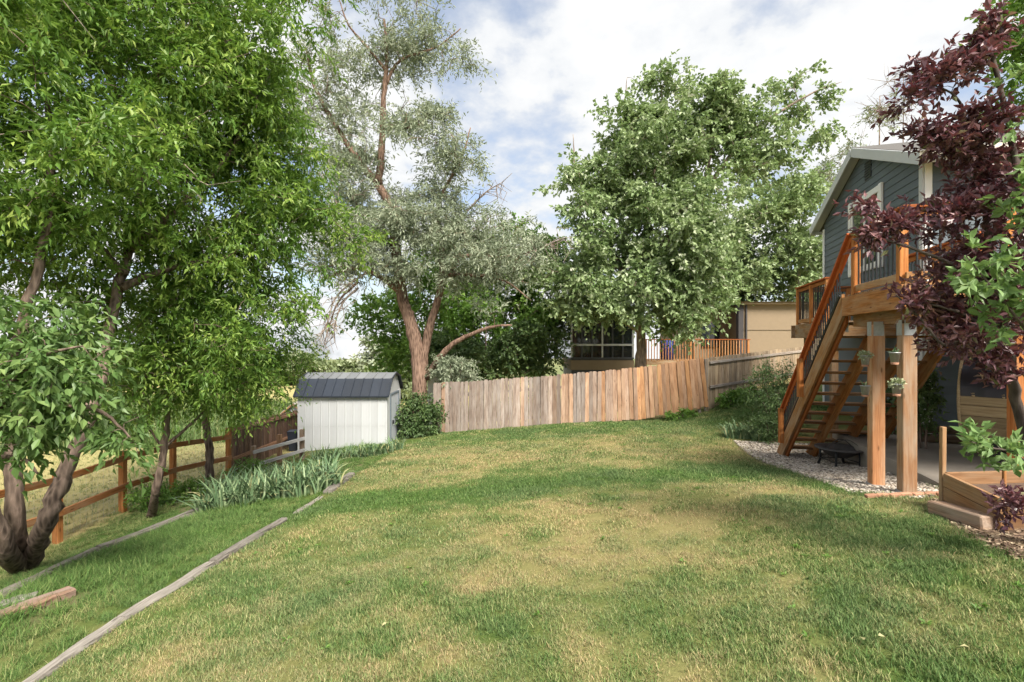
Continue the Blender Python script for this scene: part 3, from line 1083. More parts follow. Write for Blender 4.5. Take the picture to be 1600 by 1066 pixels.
# 1. the big three-stemmed tree on the left
Yb = 5.6
b0 = ray_ground(45, 893)
limbs = [
    ([b0 - [0, 0, .2], b0 + [0.02, 0, 0.1], P(73, 816, 5.7), P(100, 740, 5.85), P(140, 650, 6.1), P(160, 577, 6.4), P(176, 490, 6.8), P(205, 380, 7.2), P(235, 230, 7.6), P(255, 60, 8.0)], 0.11, 0.04),
    ([b0 + [-.05, .05, 0.0], P(24, 820, 5.75), P(22, 740, 5.75), P(14, 680, 5.75), P(20, 560, 5.7), P(60, 420, 5.9), P(80, 260, 6.2), P(60, 60, 6.4)], 0.105, 0.03),
    ([b0 + [-.1, 0, 0.0], P(8, 850, 5.5), P(-25, 760, 5.3), P(-70, 500, 5.2), P(-60, 250, 5.4)], 0.11, 0.05),
    ([P(195, 430, 7.0), P(150, 380, 7.0), P(95, 320, 6.8), P(30, 200, 6.6)], 0.06, 0.02),
    ([P(205, 390, 7.1), P(270, 330, 7.4), P(350, 250, 7.9), P(420, 120, 8.4)], 0.07, 0.02),
    ([P(190, 450, 6.9), P(260, 420, 7.4), P(360, 400, 8.2), P(440, 370, 8.8)], 0.06, 0.018),
    ([P(220, 300, 7.5), P(200, 180, 7.4), P(140, 70, 7.2)], 0.05, 0.02),
]
blobs = [pblob(120, 120, 6.8, 190, 170, 1.7), pblob(300, 110, 8.0, 175, 150, 1.7), pblob(395, 190, 8.6, 105, 140, 1.3), pblob(150, 300, 6.9, 175, 110, 1.6),
         pblob(330, 330, 8.0, 150, 120, 1.5), pblob(420, 370, 8.6, 85, 110, 1.2), pblob(380, 480, 8.6, 95, 85, 1.1), pblob(270, 480, 8.1, 110, 85, 1.1),
         pblob(40, 420, 6.2, 100, 90, 1.0), pblob(-120, 250, 5.6, 160, 260, 1.5), pblob(150, 560, 7.6, 110, 60, 0.8), pblob(200, -120, 7.5, 300, 140, 2.0)]
make_tree("ash_tree", "big green tree with three grey trunks leaning apart at the left edge", "tree", limbs, blobs, 2700, B_ASH, L_ASH, R, ns=6, nl=9, Ls=0.42, L=0.12, W=0.040,
          droop=0.35, leafdroop=0.55, dead=45, shell=2.0, boughs=210, brad=0.42)

# low leafy boughs of the same corner, nearer: a boxelder
b1 = ray_ground(-60, 960)
limbs = [([b1 - [0, 0, .2], P(-50, 820, 4.5), P(-30, 700, 4.5), P(10, 600, 4.5), P(40, 500, 4.6)], 0.09, 0.03),
         ([P(-20, 680, 4.5), P(60, 640, 4.3), P(150, 640, 4.4), P(210, 690, 4.6)], 0.035, 0.008),
         ([P(0, 620, 4.5), P(60, 560, 4.3), P(130, 540, 4.3)], 0.03, 0.008),
         ([P(-30, 720, 4.5), P(30, 715, 4.2), P(60, 740, 4.2)], 0.03, 0.008)]
blobs = [pblob(45, 500, 4.5, 75, 60, 0.5), pblob(75, 580, 4.3, 95, 50, 0.5), pblob(60, 660, 4.3, 105, 34, 0.45), pblob(195, 680, 4.5, 45, 42, 0.3), pblob(22, 715, 4.2, 38, 22, 0.25), pblob(10, 620, 4.3, 60, 85, 0.5)]
make_tree("boxelder_tree", "leafy boxelder boughs with broad drooping leaflets at the left edge", "tree", limbs, blobs, 135, B_ASH, L_BOX, R, ns=5, nl=7, Ls=0.26, L=0.105, W=0.046,
          droop=0.5, leafdroop=0.75, twig=0.006, single=290, updir=0.0)

# 2. slim forked sapling and the straight one by the fence
b2 = ray_ground(238, 808)
limbs = [([b2 - [0, 0, .1], b2 + [0, 0, 0.05], P(245, 760, 7.9), P(258, 690, 8.0), P(262, 610, 8.0), P(268, 520, 8.2)], 0.075, 0.03),
         ([P(256, 700, 8.0), P(225, 660, 7.9), P(200, 640, 7.8), P(170, 600, 7.8)], 0.03, 0.012),
         ([P(256, 700, 8.0), P(290, 670, 8.2), P(320, 640, 8.4), P(350, 590, 8.6)], 0.03, 0.012)]
blobs = [pblob(240, 590, 7.9, 80, 60, 0.8), pblob(310, 560, 8.0, 90, 65, 0.9), pblob(200, 640, 7.8, 45, 35, 0.5), pblob(365, 610, 8.5, 70, 45, 0.8), pblob(340, 545, 7.5, 75, 50, 0.6)]
make_tree("forked_sapling", "slim forked young tree rising in front of the rail fence", "tree", limbs, blobs, 360, B_ASH, L_ASH, R, ns=5, nl=7, Ls=0.36, L=0.10, W=0.034, droop=0.45, leafdroop=0.5)
b3 = ray_ground(326, 764)
limbs = [([b3 - [0, 0, .1], b3 + [0, 0, 0.05], P(327, 720, b3[1]), P(323, 660, b3[1]), P(318, 590, b3[1]), P(330, 500, b3[1] + .2)], 0.10, 0.04)]
blobs = [pblob(330, 560, b3[1], 95, 70, 1.0), pblob(390, 590, b3[1] + .4, 75, 60, 0.9), pblob(420, 540, b3[1] + .8, 60, 70, 0.9), pblob(300, 500, b3[1], 90, 70, 1.0)]
make_tree("straight_sapling", "young tree with a single straight trunk beside the iris bed", "tree", limbs, blobs, 420, B_ASH, L_ASH, R, ns=5, nl=7, Ls=0.45, L=0.11, W=0.04, droop=0.45, leafdroop=0.5)

# 3. the silver-leaved olive behind the shed
Yo = 18.2
bo = P(655, 640, Yo)
bo[2] = hz(bo[0], bo[1])
limbs = [([bo - [0, 0, .3], bo + [0, 0, .3], P(655, 590, Yo), P(650, 540, Yo), P(640, 500, Yo), P(630, 470, Yo), P(620, 400, Yo), P(612, 330, Yo), P(592, 290, Yo)], 0.30, 0.14),
         ([P(658, 590, Yo), P(669, 520, Yo), P(688, 450, Yo), P(690, 380, Yo), P(685, 320, Yo), P(720, 250, Yo), P(735, 200, Yo)], 0.19, 0.02),
         ([P(668, 590, Yo), P(690, 555, Yo - .3), P(720, 530, Yo - .5), P(765, 512, Yo - .7), P(800, 508, Yo - .8)], 0.15, 0.03),
         ([P(592, 290, Yo), P(560, 250, Yo), P(520, 190, Yo), P(490, 130, Yo), P(480, 80, Yo)], 0.15, 0.04),
         ([P(592, 290, Yo), P(597, 220, Yo), P(600, 150, Yo), P(605, 90, Yo), P(600, 30, Yo)], 0.16, 0.04),
         ([P(600, 140, Yo), P(625, 95, Yo), P(680, 75, Yo), P(720, 45, Yo)], 0.07, 0.02),
         ([P(603, 110, Yo), P(575, 75, Yo), P(545, 40, Yo), P(530, 0, Yo)], 0.06, 0.02),
         ([P(600, 195, Yo), P(640, 200, Yo), P(665, 190, Yo)], 0.06, 0.02),
         ([P(630, 460, Yo), P(590, 430, Yo - .5), P(550, 420, Yo - 1), P(500, 440, Yo - 1.2)], 0.12, 0.03),
         ([P(690, 400, Yo), P(740, 400, Yo), P(800, 400, Yo), P(870, 380, Yo)], 0.10, 0.012),
         ([P(690, 430, Yo), P(740, 430, Yo - .5), P(790, 440, Yo - .8), P(830, 470, Yo - 1)], 0.08, 0.012),
         ([P(560, 440, Yo - 1), P(530, 470, Yo - 1), P(515, 510, Yo - 1), P(505, 545, Yo - 1)], 0.05, 0.012)]
blobs = [pblob(560, 330, Yo, 75, 90, 1.8), pblob(640, 360, Yo - .6, 100, 75, 2.0), pblob(700, 290, Yo, 55, 80, 1.6), pblob(745, 380, Yo, 90, 60, 2.0), pblob(795, 410, Yo - .3, 50, 45, 1.4), pblob(590, 405, Yo - 1, 90, 38, 1.6),
         pblob(730, 425, Yo - .8, 95, 34, 1.4), pblob(525, 415, Yo - .8, 45, 38, 1.2), pblob(560, 210, Yo, 80, 65, 1.4, 4.6), pblob(515, 110, Yo, 45, 75, 1.2, 3.0), pblob(590, 70, Yo, 75, 65, 1.4, 3.6),
         pblob(680, 60, Yo, 62, 50, 1.2, 3.0), pblob(640, 190, Yo, 70, 45, 1.2, 2.2), pblob(780, 500, Yo - .8, 40, 22, 0.8), pblob(690, 195, Yo, 45, 35, 1.0, 1.6), pblob(600, -20, Yo, 90, 40, 1.4, 2.0)]
make_tree("silver_olive_tree", "tall silver-leaved tree with a forked red-brown trunk behind the shed", "tree", limbs, blobs, 1500, B_OLIVE, L_OLIVE, R, ns=6, nl=8, Ls=0.62, L=0.17, W=0.05,
          droop=0.3, leafdroop=0.4, dead=60, twig=0.016, shell=1.8, flat=0.6, boughs=190, brad=0.42)

# dead boughs hanging from its left and right sides
def hanging_dead(root_name, starts, rng):
    root = next(o for o in COL.objects if o.name == root_name)
    base = np.array(root.location)
    for pts in starts:
        a = Acc()
        sp = smooth_path(pts, 5)
        a.tube(sp - base, np.linspace(0.045, 0.012, len(sp)), 5)
        for k in range(3, len(sp)):
            for _ in range(2):
                d = unit(rng.normal(size=3) * [1, .5, .5] + np.array([0, 0, -0.9]))
                ln = rng.uniform(0.5, 1.3)
                m1 = sp[k] + unit(rng.normal(size=3) + (sp[k] - sp[k - 1]) * 6) * ln * .4
                m2 = m1 + d * ln * .6
                a.tube(np.array([sp[k], m1, m2]) - base, [0.016, 0.011, 0.005], 4)
        link("dead_bough", a.mesh("dead_bough"), root, DEADB)


hanging_dead("silver_olive_tree", [[P(575, 425, 17.2), P(545, 445, 16.8), P(522, 470, 16.6), P(512, 505, 16.5), P(500, 530, 16.5)],
                                   [P(560, 450, 17.0), P(538, 470, 16.8), P(525, 500, 16.7), P(522, 525, 16.7)],
                                   [P(730, 330, 18.0), P(760, 300, 18.0), P(785, 285, 18.0)],
                                   [P(820, 400, 18.0), P(850, 385, 18.0), P(880, 372, 18.0)],
                                   [P(520, 180, 18.2), P(495, 170, 18.2), P(472, 180, 18.2)]], R)

# 4. silver maple behind the plank fence
Ym = 21.0
bm = P(1000, 600, Ym)
bm[2] = hz(bm[0], bm[1])
limbs = [([bm - [0, 0, .3], P(1000, 590, Ym), P(1002, 540, Ym), P(1000, 480, Ym), P(1010, 420, Ym), P(1015, 330, Ym), P(1030, 220, Ym), P(1035, 130, Ym)], 0.30, 0.010),
         ([P(1008, 440, Ym), P(1050, 360, Ym), P(1100, 300, Ym), P(1170, 210, Ym), P(1260, 150, Ym), P(1315, 128, Ym)], 0.17, 0.010),
         ([P(1003, 480, Ym), P(960, 400, Ym), P(930, 330, Ym), P(900, 260, Ym), P(895, 210, Ym)], 0.16, 0.010),
         ([P(1012, 360, Ym), P(980, 260, Ym), P(975, 180, Ym), P(980, 120, Ym)], 0.12, 0.010),
         ([P(1050, 360, Ym), P(1100, 280, Ym), P(1120, 180, Ym), P(1130, 120, Ym)], 0.10, 0.010),
         ([P(1003, 500, Ym), P(1060, 460, Ym - .8), P(1110, 430, Ym - 1)], 0.10, 0.010),
         ([P(1000, 520, Ym), P(940, 480, Ym - .8), P(880, 450, Ym - 1)], 0.10, 0.010)]
blobs = [pblob(1035, 190, Ym, 78, 92, 2.5), pblob(968, 235, Ym, 42, 62, 1.8), pblob(1110, 185, Ym, 62, 66, 2.0), pblob(1180, 200, Ym, 65, 65, 1.8), pblob(1250, 150, Ym, 45, 38, 1.0, 2.0), pblob(1280, 190, Ym, 35, 20, 0.8, 0.9),
         pblob(925, 320, Ym, 62, 76, 2.2), pblob(893, 262, Ym, 22, 48, 1.2), pblob(1040, 320, Ym - .8, 130, 95, 2.8), pblob(1000, 420, Ym - 1, 130, 75, 2.6), pblob(905, 430, Ym - .8, 48, 75, 1.7), pblob(1080, 430, Ym - 1, 60, 70, 2.0),
         pblob(960, 500, Ym - 1.2, 85, 40, 1.6), pblob(1060, 500, Ym - 1.4, 50, 35, 1.4), pblob(1180, 270, Ym, 55, 35, 1.4), pblob(1030, 120, Ym, 40, 30, 1.2)]
make_tree("silver_maple", "large grey-green maple standing behind the plank fence", "tree", limbs, blobs, 1750, B_MAPLE, L_MAPLE, R, ns=5, nl=8, Ls=0.66, L=0.20, W=0.145,
          droop=0.3, leafdroop=0.45, twig=0.018, shell=1.8, flat=0.7, boughs=200, brad=0.42)

# 5. trees behind the fence and round the neighbour's house
def simple_tree(name, label, px, Y, trunk_top, blobs, ncl, bk, lf, L, W, Ls, tr=0.18, group=None, ns=5, nl=7, lean=0, dead=0, **kw):
    b = P(px, 600, Y)
    b[2] = hz(b[0], b[1])
    tp = P(px + lean, trunk_top, Y)
    limbs = [([b - [0, 0, .2], b + (tp - b) * 0.3 + [0.02 * tr * 20, 0, 0], b + (tp - b) * 0.65 - [0.02 * tr * 20, 0, 0], tp], tr, tr * 0.15)]
    return make_tree(name, label, "tree", limbs, blobs, ncl, bk, lf, R, ns=ns, nl=nl, Ls=Ls, L=L, W=W, droop=0.3, twig=0.02, group=group, dead=dead, sides=6, boughs=max(8, ncl // 11), brad=Ls * 0.8, **kw)


simple_tree("bright_green_tree", "bright green bushy tree behind the silver-leaved one", 700, 25, 400,
            [pblob(640, 480, 25, 60, 60, 2), pblob(720, 430, 25, 75, 70, 2.4), pblob(790, 400, 25, 60, 60, 2.0), pblob(700, 520, 24.5, 110, 55, 2.2), pblob(800, 480, 25, 60, 70, 2.0), pblob(620, 540, 24, 45, 50, 1.4)],
            900, B_ASH, L_BRIGHT, 0.2, 0.15, 0.65)
simple_tree("dark_green_tree", "dark green tree with a thin bare trunk left of the neighbouring house", 843, 27, 420,
            [pblob(840, 470, 27, 45, 70, 1.6), pblob(870, 520, 27, 35, 50, 1.4), pblob(800, 540, 27, 55, 40, 1.6), pblob(850, 410, 27, 45, 45, 1.5)], 330, B_ASH, L_DARK, 0.2, 0.13, 0.6)
simple_tree("dense_shrub_tree", "dense deep green thicket showing above the fence beside the silver tree", 760, 22.5, 500,
            [pblob(740, 555, 22.5, 95, 42, 1.6), pblob(830, 550, 22.5, 55, 42, 1.4), pblob(690, 570, 21, 30, 30, 0.9)], 560, B_ASH, L_DARK, 0.16, 0.12, 0.5, tr=0.1)
simple_tree("backdrop_tree", "green tree with a pale trunk rising behind the neighbouring roof", 1250, 32, 330,
            [pblob(1190, 350, 32, 60, 65, 2.5), pblob(1250, 300, 32, 45, 50, 2.2), pblob(1220, 400, 32, 80, 60, 2.6), pblob(1270, 400, 31, 45, 80, 2.0), pblob(1150, 420, 32, 50, 50, 2.0)],
            620, B_PALE, L_MAPLE, 0.26, 0.18, 0.8)
simple_tree("backdrop_tree", "dark shady tree between the maple and the grey house", 1160, 36, 380,
            [pblob(1150, 440, 36, 60, 45, 2.5), pblob(1230, 440, 35, 70, 40, 2.5), pblob(1120, 390, 36, 40, 50, 2)], 380, B_ASH, L_DARK, 0.28, 0.18, 0.8)
simple_tree("conifer_tree", "sparse brownish tree with bare twigs behind the grey roof", 1375, 40, 150,
            [pblob(1370, 180, 40, 28, 35, 1.5), pblob(1350, 240, 40, 50, 40, 2.0), pblob(1310, 260, 38, 30, 35, 1.5)], 110, B_MAPLE, L_OLIVE, 0.28, 0.14, 0.7, ns=4, nl=6, dead=70)
simple_tree("bare_tree", "leafless tree with thin twigs showing above the grey roof", 1412, 34, 115,
            [pblob(1412, 170, 34, 38, 60, 1.2)], 60, B_OLIVE, L_OLIVE, 0.2, 0.1, 0.5, ns=1, nl=1, tr=0.10, dead=60, deadlen=1.5)

# far trees beyond the hay field
for i, (px, py, Y, rx, ry, lf, lab) in enumerate([
        (470, 580, 62, 42, 28, L_FAR, "pale sage tree at the field edge, just left of the shed roof"),
        (525, 588, 70, 40, 20, L_FAR, "low sage tree far off right above the shed ridge"),
        (600, 560, 58, 30, 36, L_OLIVE, "silvery far tree just right of the shed roof"),
        (400, 585, 75, 50, 22, L_BRIGHT, "green far tree left of the white gabled outbuilding"),
        (330, 575, 80, 60, 26, L_FAR, "pale far tree beyond the reeds, behind the straight sapling"),
        (240, 575, 70, 60, 28, L_BRIGHT, "green far tree beyond the reeds, behind the forked sapling"),
        (140, 570, 60, 60, 34, L_FAR, "pale far tree beyond the field, behind the leaning trunk"),
        (40, 570, 55, 60, 34, L_BRIGHT, "green far tree beyond the field at the left edge"),
        (640, 590, 40, 30, 22, L_FAR, "sage bush beyond the fence corner by the forked trunk")]):
    simple_tree("far_tree", lab, px, Y, py, [pblob(px, py, Y, rx, ry, rx / FPX * Y * 0.8), pblob(px + rx * .5, py + ry * .4, Y, rx * .6, ry * .7, rx / FPX * Y * 0.6)],
                330, B_ASH, lf, 0.55, 0.36, 1.1, tr=0.2, group="far trees along the field", ns=4, nl=6)

# 6. purple plum at the right edge
bp = np.array([4.25, 3.85, hz(4.25, 3.85)])
limbs = [([bp - [0, 0, .2], bp + [0, 0, .3], P(1592, 640, 3.85), P(1578, 560, 3.8), P(1560, 470, 3.75), P(1545, 380, 3.7), P(1540, 280, 3.7)], 0.05, 0.018),
         ([bp + [0, 0, .1], P(1625, 620, 3.7), P(1615, 480, 3.6), P(1600, 330, 3.5), P(1575, 190, 3.5), P(1548, 70, 3.5), P(1540, 20, 3.5)], 0.04, 0.008),
         ([P(1578, 560, 3.8), P(1520, 500, 3.7), P(1470, 480, 3.7), P(1420, 470, 3.75)], 0.02, 0.006),
         ([P(1560, 470, 3.75), P(1500, 420, 3.7), P(1430, 390, 3.7), P(1360, 370, 3.75)], 0.02, 0.006),
         ([P(1545, 350, 3.7), P(1520, 260, 3.65), P(1500, 160, 3.6), P(1450, 130, 3.6)], 0.016, 0.005),
         ([P(1530, 500, 3.7), P(1480, 540, 3.7), P(1440, 500, 3.75), P(1400, 460, 3.8)], 0.015, 0.005)]
blobs = [pblob(1552, 430, 3.75, 68, 80, 0.42), pblob(1480, 340, 3.7, 45, 42, 0.28), pblob(1400, 355, 3.75, 38, 16, 0.10, 0.010), pblob(1352, 318, 3.75, 10, 10, 0.06, 0.0022), pblob(1365, 372, 3.75, 18, 12, 0.07, 0.004), pblob(1553, 290, 3.65, 62, 62, 0.36),
         pblob(1515, 530, 3.75, 62, 42, 0.32), pblob(1440, 478, 3.8, 38, 17, 0.12, 0.013), pblob(1575, 570, 3.75, 35, 40, 0.25), pblob(1470, 118, 3.6, 46, 24, 0.16, 0.012), pblob(1418, 155, 3.6, 18, 13, 0.08, 0.004),
         pblob(1505, 215, 3.6, 45, 40, 0.22, 0.030), pblob(1545, 60, 3.5, 16, 45, 0.10, 0.011), pblob(1448, 212, 3.65, 22, 14, 0.10, 0.005), pblob(1580, 790, 3.75, 18, 18, 0.10, 0.006), pblob(1490, 440, 3.75, 45, 38, 0.26)]
make_tree("purple_plum_tree", "purple-leaved plum tree in front of the deck at the right edge", "tree", limbs, blobs, 480, B_PLUM, L_PLUM, R, ns=4, nl=7, Ls=0.14, L=0.066, W=0.032,
          droop=0.1, leafdroop=0.1, twig=0.004, single=300, updir=0.45, shell=1.7, sides=6, flat=0.7)
# fresh green shrub growing through it
bg = np.array([4.12, 3.45, hz(4.12, 3.45)])
limbs = [([bg - [0, 0, .1], bg + [0, 0, .3], P(1640, 700, 3.4), P(1630, 520, 3.3), P(1620, 380, 3.3), P(1615, 250, 3.3)], 0.028, 0.01),
         ([P(1632, 560, 3.3), P(1590, 500, 3.2), P(1550, 450, 3.2), P(1510, 400, 3.2)], 0.012, 0.004),
         ([bg + [0, 0, .25], P(1600, 720, 3.4), P(1550, 700, 3.4), P(1515, 690, 3.4)], 0.012, 0.004)]
blobs = [pblob(1585, 460, 3.2, 35, 60, 0.2), pblob(1525, 425, 3.2, 38, 35, 0.15), pblob(1555, 695, 3.4, 48, 28, 0.16), pblob(1590, 740, 3.4, 25, 32, 0.14), pblob(1598, 300, 3.3, 22, 60, 0.15), pblob(1600, 150, 3.3, 14, 60, 0.12)]
make_tree("green_shrub", "fresh green broad-leaved shrub growing through the purple plum", "shrub", limbs, blobs, 72, B_PLUM, L_CHOKE, R, ns=3, nl=6, Ls=0.13, L=0.078, W=0.042,
          droop=0.15, leafdroop=0.15, twig=0.0035, single=150, updir=0.4, sides=6, flat=0.8)
ba = np.array([8.6, 6.2, 0.1])
limbs = [([ba - [0, 0, .1], ba + [0, 0, 1], ba + [-0.1, -0.3, 3.5], ba + [-0.5, -0.5, 6.0]], 0.09, 0.03)]
blobs = [pblob(1580, 40, 6.0, 45, 60, 0.5), pblob(1610, 110, 6.0, 35, 60, 0.5), pblob(1640, 0, 6.0, 60, 90, 0.7)]
make_tree("aspen_tree", "small round-leaved tree top in the upper right corner", "tree", limbs, blobs, 170, B_PALE, L_BRIGHT, R, ns=4, nl=6, Ls=0.3, L=0.07, W=0.062, droop=0.2, twig=0.007)


# broad-leaved weeds scattered through the lawn
wr = np.random.default_rng(88)
wx_, wy_ = wr.uniform(-3, 4.2, 260), wr.uniform(2.3, 13, 260)
kk = lawn_ok(wx_, wy_) & (wr.uniform(size=260) < 0.35 + 0.5 * (wx_ > 2.2))
wx_, wy_ = wx_[kk], wy_[kk]
nlf = 12
wc = np.repeat(np.stack([wx_, wy_, H(wx_, wy_) + 0.012], -1), nlf, 0)
wth = wr.uniform(0, 2 * PI, len(wc))
wax = unit(np.stack([np.cos(wth), np.sin(wth), wr.uniform(0.2, 0.9, len(wc))], -1))
wl = wr.uniform(0.02, 0.042, len(wc))
wv = leaf_quads(wc + wax * 0.008, wax, unit(wr.normal(size=wc.shape) * 0.3 + [0, 0, 1]), wl, wl * 0.42)
tag(link("lawn_weeds", fast_mesh("lawn_weeds", wv, [np.arange(len(wc) * 4).reshape(-1, 4)], {"rnd": ('FACE', wr.uniform(0.1, 0.7, len(wc)))}), None, L_BRIGHT), "small broad-leaved weeds scattered through the lawn", "weeds", kind="stuff")

# 7. shrubs, irises and weeds
def make_shrub(name, label, px, py, Y, rpx, rpy, ry, ncl, leafm, L, W, Ls, nstem=7, cat="shrub", **kw):
    c = P(px, py, Y)
    g = hz(c[0], c[1])
    base = np.array([c[0], c[1], g])
    s = FPX / Y
    limbs = []
    for i in range(nstem):
        th = i / nstem * 2 * PI
        top = c + np.array([math.cos(th) * rpx / s * 0.6, math.sin(th) * ry * 0.6, R.uniform(-.1, .6) * rpy / s])
        limbs.append(([base + np.array([math.cos(th), math.sin(th), 0]) * 0.06 - [0, 0, .05], (base + top) / 2 + [0, 0, 0.1], top], 0.022, 0.008))
    return make_tree(name, label, cat, limbs, [[c[0], c[1], c[2], rpx / s, ry, rpy / s]], ncl, B_ASH, leafm, R, Ls=Ls, L=L, W=W, twig=0.007, sides=5, crown_name="foliage", zmin=g + 0.02, **kw)


make_shrub("arching_shrub", "dark feathery arching shrub left of the wooden stairs", 1210, 622, 11.9, 36, 58, 0.6, 190, L_DARK, 0.075, 0.022, 0.36, ns=5, nl=9)
make_shrub("arching_shrub", "low dark feathery shrub between the irises and the stairs", 1205, 670, 11.4, 26, 20, 0.35, 80, L_DARK, 0.07, 0.022, 0.28, ns=5, nl=8)
make_shrub("dark_bush", "dark bush round the foot of the forked trunk, right of the shed", 655, 655, 17.0, 36, 38, 0.8, 210, L_DARK, 0.10, 0.06, 0.34, ns=5, nl=7)
make_shrub("silver_bush", "grey-green bush hanging over the fence's left end", 710, 580, 17.9, 34, 24, 0.5, 90, L_OLIVE, 0.14, 0.05, 0.4, ns=5, nl=7)
make_shrub("climbing_plant", "dark leafy plant against the grey wall behind the tall posts", 1442, 625, 8.3, 14, 46, 0.25, 70, L_DARK, 0.07, 0.05, 0.22, ns=4, nl=6, nstem=4)
make_shrub("climbing_plant", "dark leafy plant seen between the two tall posts", 1393, 640, 9.6, 9, 40, 0.25, 50, L_DARK, 0.07, 0.05, 0.22, ns=4, nl=6, nstem=4)
for px, py, lab in ((1065, 652, "low weeds at the foot of the leaning orange planks"), (1140, 626, "weeds along the foot of the railed fence panel"), (1165, 617, "small weeds at the far right end of the fence")):
    make_shrub("weed_patch", lab, px, py, 16.4, 24, 9, 0.3, 45, L_BRIGHT, 0.10, 0.06, 0.2, cat="weeds", ns=4, nl=6, nstem=4)
for px, py, Y, lab in ((240, 770, 8.9, "scrubby weeds at the rail fence behind the forked sapling"), (300, 768, 9.4, "weeds between the forked sapling and the straight trunk"), (385, 735, 11.2, "weeds at the corner post where the rails meet the dark fence")):
    make_shrub("weed_patch", lab, px, py, Y, 30, 12, 0.4, 60, L_BRIGHT, 0.06, 0.03, 0.2, cat="weeds", ns=4, nl=7, nstem=5)

t = NT("iris_leaf")
ic = t.ramp(t.attr("rnd"), [(0.0, (0.08, 0.145, 0.07)), (0.5, (0.15, 0.23, 0.115)), (0.86, (0.24, 0.32, 0.165)), (1.0, (0.42, 0.39, 0.19))])
IRISM = t.done(t.n("ShaderNodeMixShader", {0: 0.22, 1: t.bsdf(ic, 0.5, spec=0.3), 2: t.n("ShaderNodeBsdfTranslucent", {0: ic}).outputs[0]}).outputs[0])


def iris_mesh(nb, hmin, hmax, spread, rng):
    vs, q, tr, rv, rt = [], [], [], [], []
    n = 0
    for _ in range(nb):
        fan = rng.uniform(0, 2 * PI)
        r = spread * math.sqrt(rng.random())
        th = rng.uniform(0, 2 * PI)
        bx, by = r * math.cos(th), r * math.sin(th)
        hh = rng.uniform(hmin, hmax)
        ln = rng.uniform(0.1, 0.9) ** 1.3 * hh * 1.3
        bend = rng.random() < 0.5
        w = rng.uniform(0.030, 0.050)
        dx, dy = math.cos(fan), math.sin(fan)
        sx, sy = -dy * w / 2, dx * w / 2
        c = rng.random()
        for k in range(6):
            tt = k / 5
            o = ln * tt ** 2
            z = hh * tt - (hh * 0.55 * max(0, tt - 0.55) ** 1.5 * 2.2 if bend else 0)
            ww = (1 - 0.55 * tt) if k < 5 else 0
            if k < 5:
                vs += [(bx + dx * o - sx * ww, by + dy * o - sy * ww, z - .02), (bx + dx * o + sx * ww, by + dy * o + sy * ww, z - .02)]
            else:
                vs.append((bx + dx * o, by + dy * o, z - .02))
        for k in range(4):
            q.append((n + 2 * k, n + 2 * k + 1, n + 2 * k + 3, n + 2 * k + 2))
            rv.append(c)
        tr.append((n + 8, n + 9, n + 10))
        rt.append(c)
        n += 11
    return fast_mesh("iris_blades", vs, [np.array(q), np.array(tr)], {"rnd": ('FACE', rv + rt)})


ir = random.Random(3)
IRIS = []
for i in range(5):
    me = iris_mesh(58, 0.30, 0.60, 0.20, ir)
    me.materials.append(IRISM)
    IRIS.append(me)


def iris(px, py, label, group, sc=1.0):
    g = ray_ground(px, py)
    o = link("iris_clump", ir.choice(IRIS), None, None, (g[0], g[1], hz(g[0], g[1])), (0, 0, ir.uniform(0, 6.28)))
    o.scale = (sc, sc, sc * ir.uniform(0.85, 1.1))
    tag(o, label, "iris", group)


ORD = ["leftmost", "second from the left", "third from the left", "fourth from the left", "fifth from the left", "sixth from the left", "seventh from the left", "rightmost"]
front = [(330, 800), (356, 797), (384, 792), (410, 786), (438, 780), (466, 776), (492, 770), (518, 762)]
for k, (px, py) in enumerate(front):
    iris(px, py, ORD[k] + " iris clump in the front row by the timber edging", "irises in the front of the bed", 1.05)
back = [(345, 785), (372, 778), (400, 770), (430, 762), (458, 757), (486, 752), (512, 748)]
for k, (px, py) in enumerate(back):
    iris(px, py, ORD[k if k < 6 else 7] + " iris clump in the back row below the grey rails", "irises in the back of the bed", 1.05)
for k, (px, py) in enumerate([(500, 722), (522, 721), (545, 719), (566, 716), (586, 713), (606, 709), (620, 703)]):
    iris(px, py, ORD[k if k < 6 else 7] + " iris clump in the row along the foot of the white shed", "irises along the shed", 0.85)
for px, py, lab in ((1143, 684, "leftmost iris clump at the lawn's edge by the stairs"), (1163, 684, "middle iris clump by the stairs, left of the feathery shrub"), (1185, 688, "rightmost iris clump, close to the foot of the stairs")):
    iris(px, py, lab, None, 0.95)
# ------------------------------------------------------------------ fences
def picket_mesh(L, w, th, ear, mat):
    k = ('picket', round(L, 2), round(w, 3), ear, mat.name)
    if k in _box_cache:
        return _box_cache[k]
    e = ear
    pr = [(0, -w / 2), (L - e, -w / 2), (L, -w / 2 + e), (L, w / 2 - e), (L - e, w / 2), (0, w / 2)]
    b = 0.003
    n = len(pr)
    v = [(x, y, -th / 2) for x, y in pr] + [(x, y, th / 2) for x, y in pr]
    f = [tuple(range(n - 1, -1, -1)), tuple(range(n, 2 * n))] + [(i, (i + 1) % n, n + (i + 1) % n, n + i) for i in range(n)]
    me = bpy.data.meshes.new("plank")
    me.from_pydata(v, [], f)
    me.materials.append(mat)
    _box_cache[k] = me
    return me


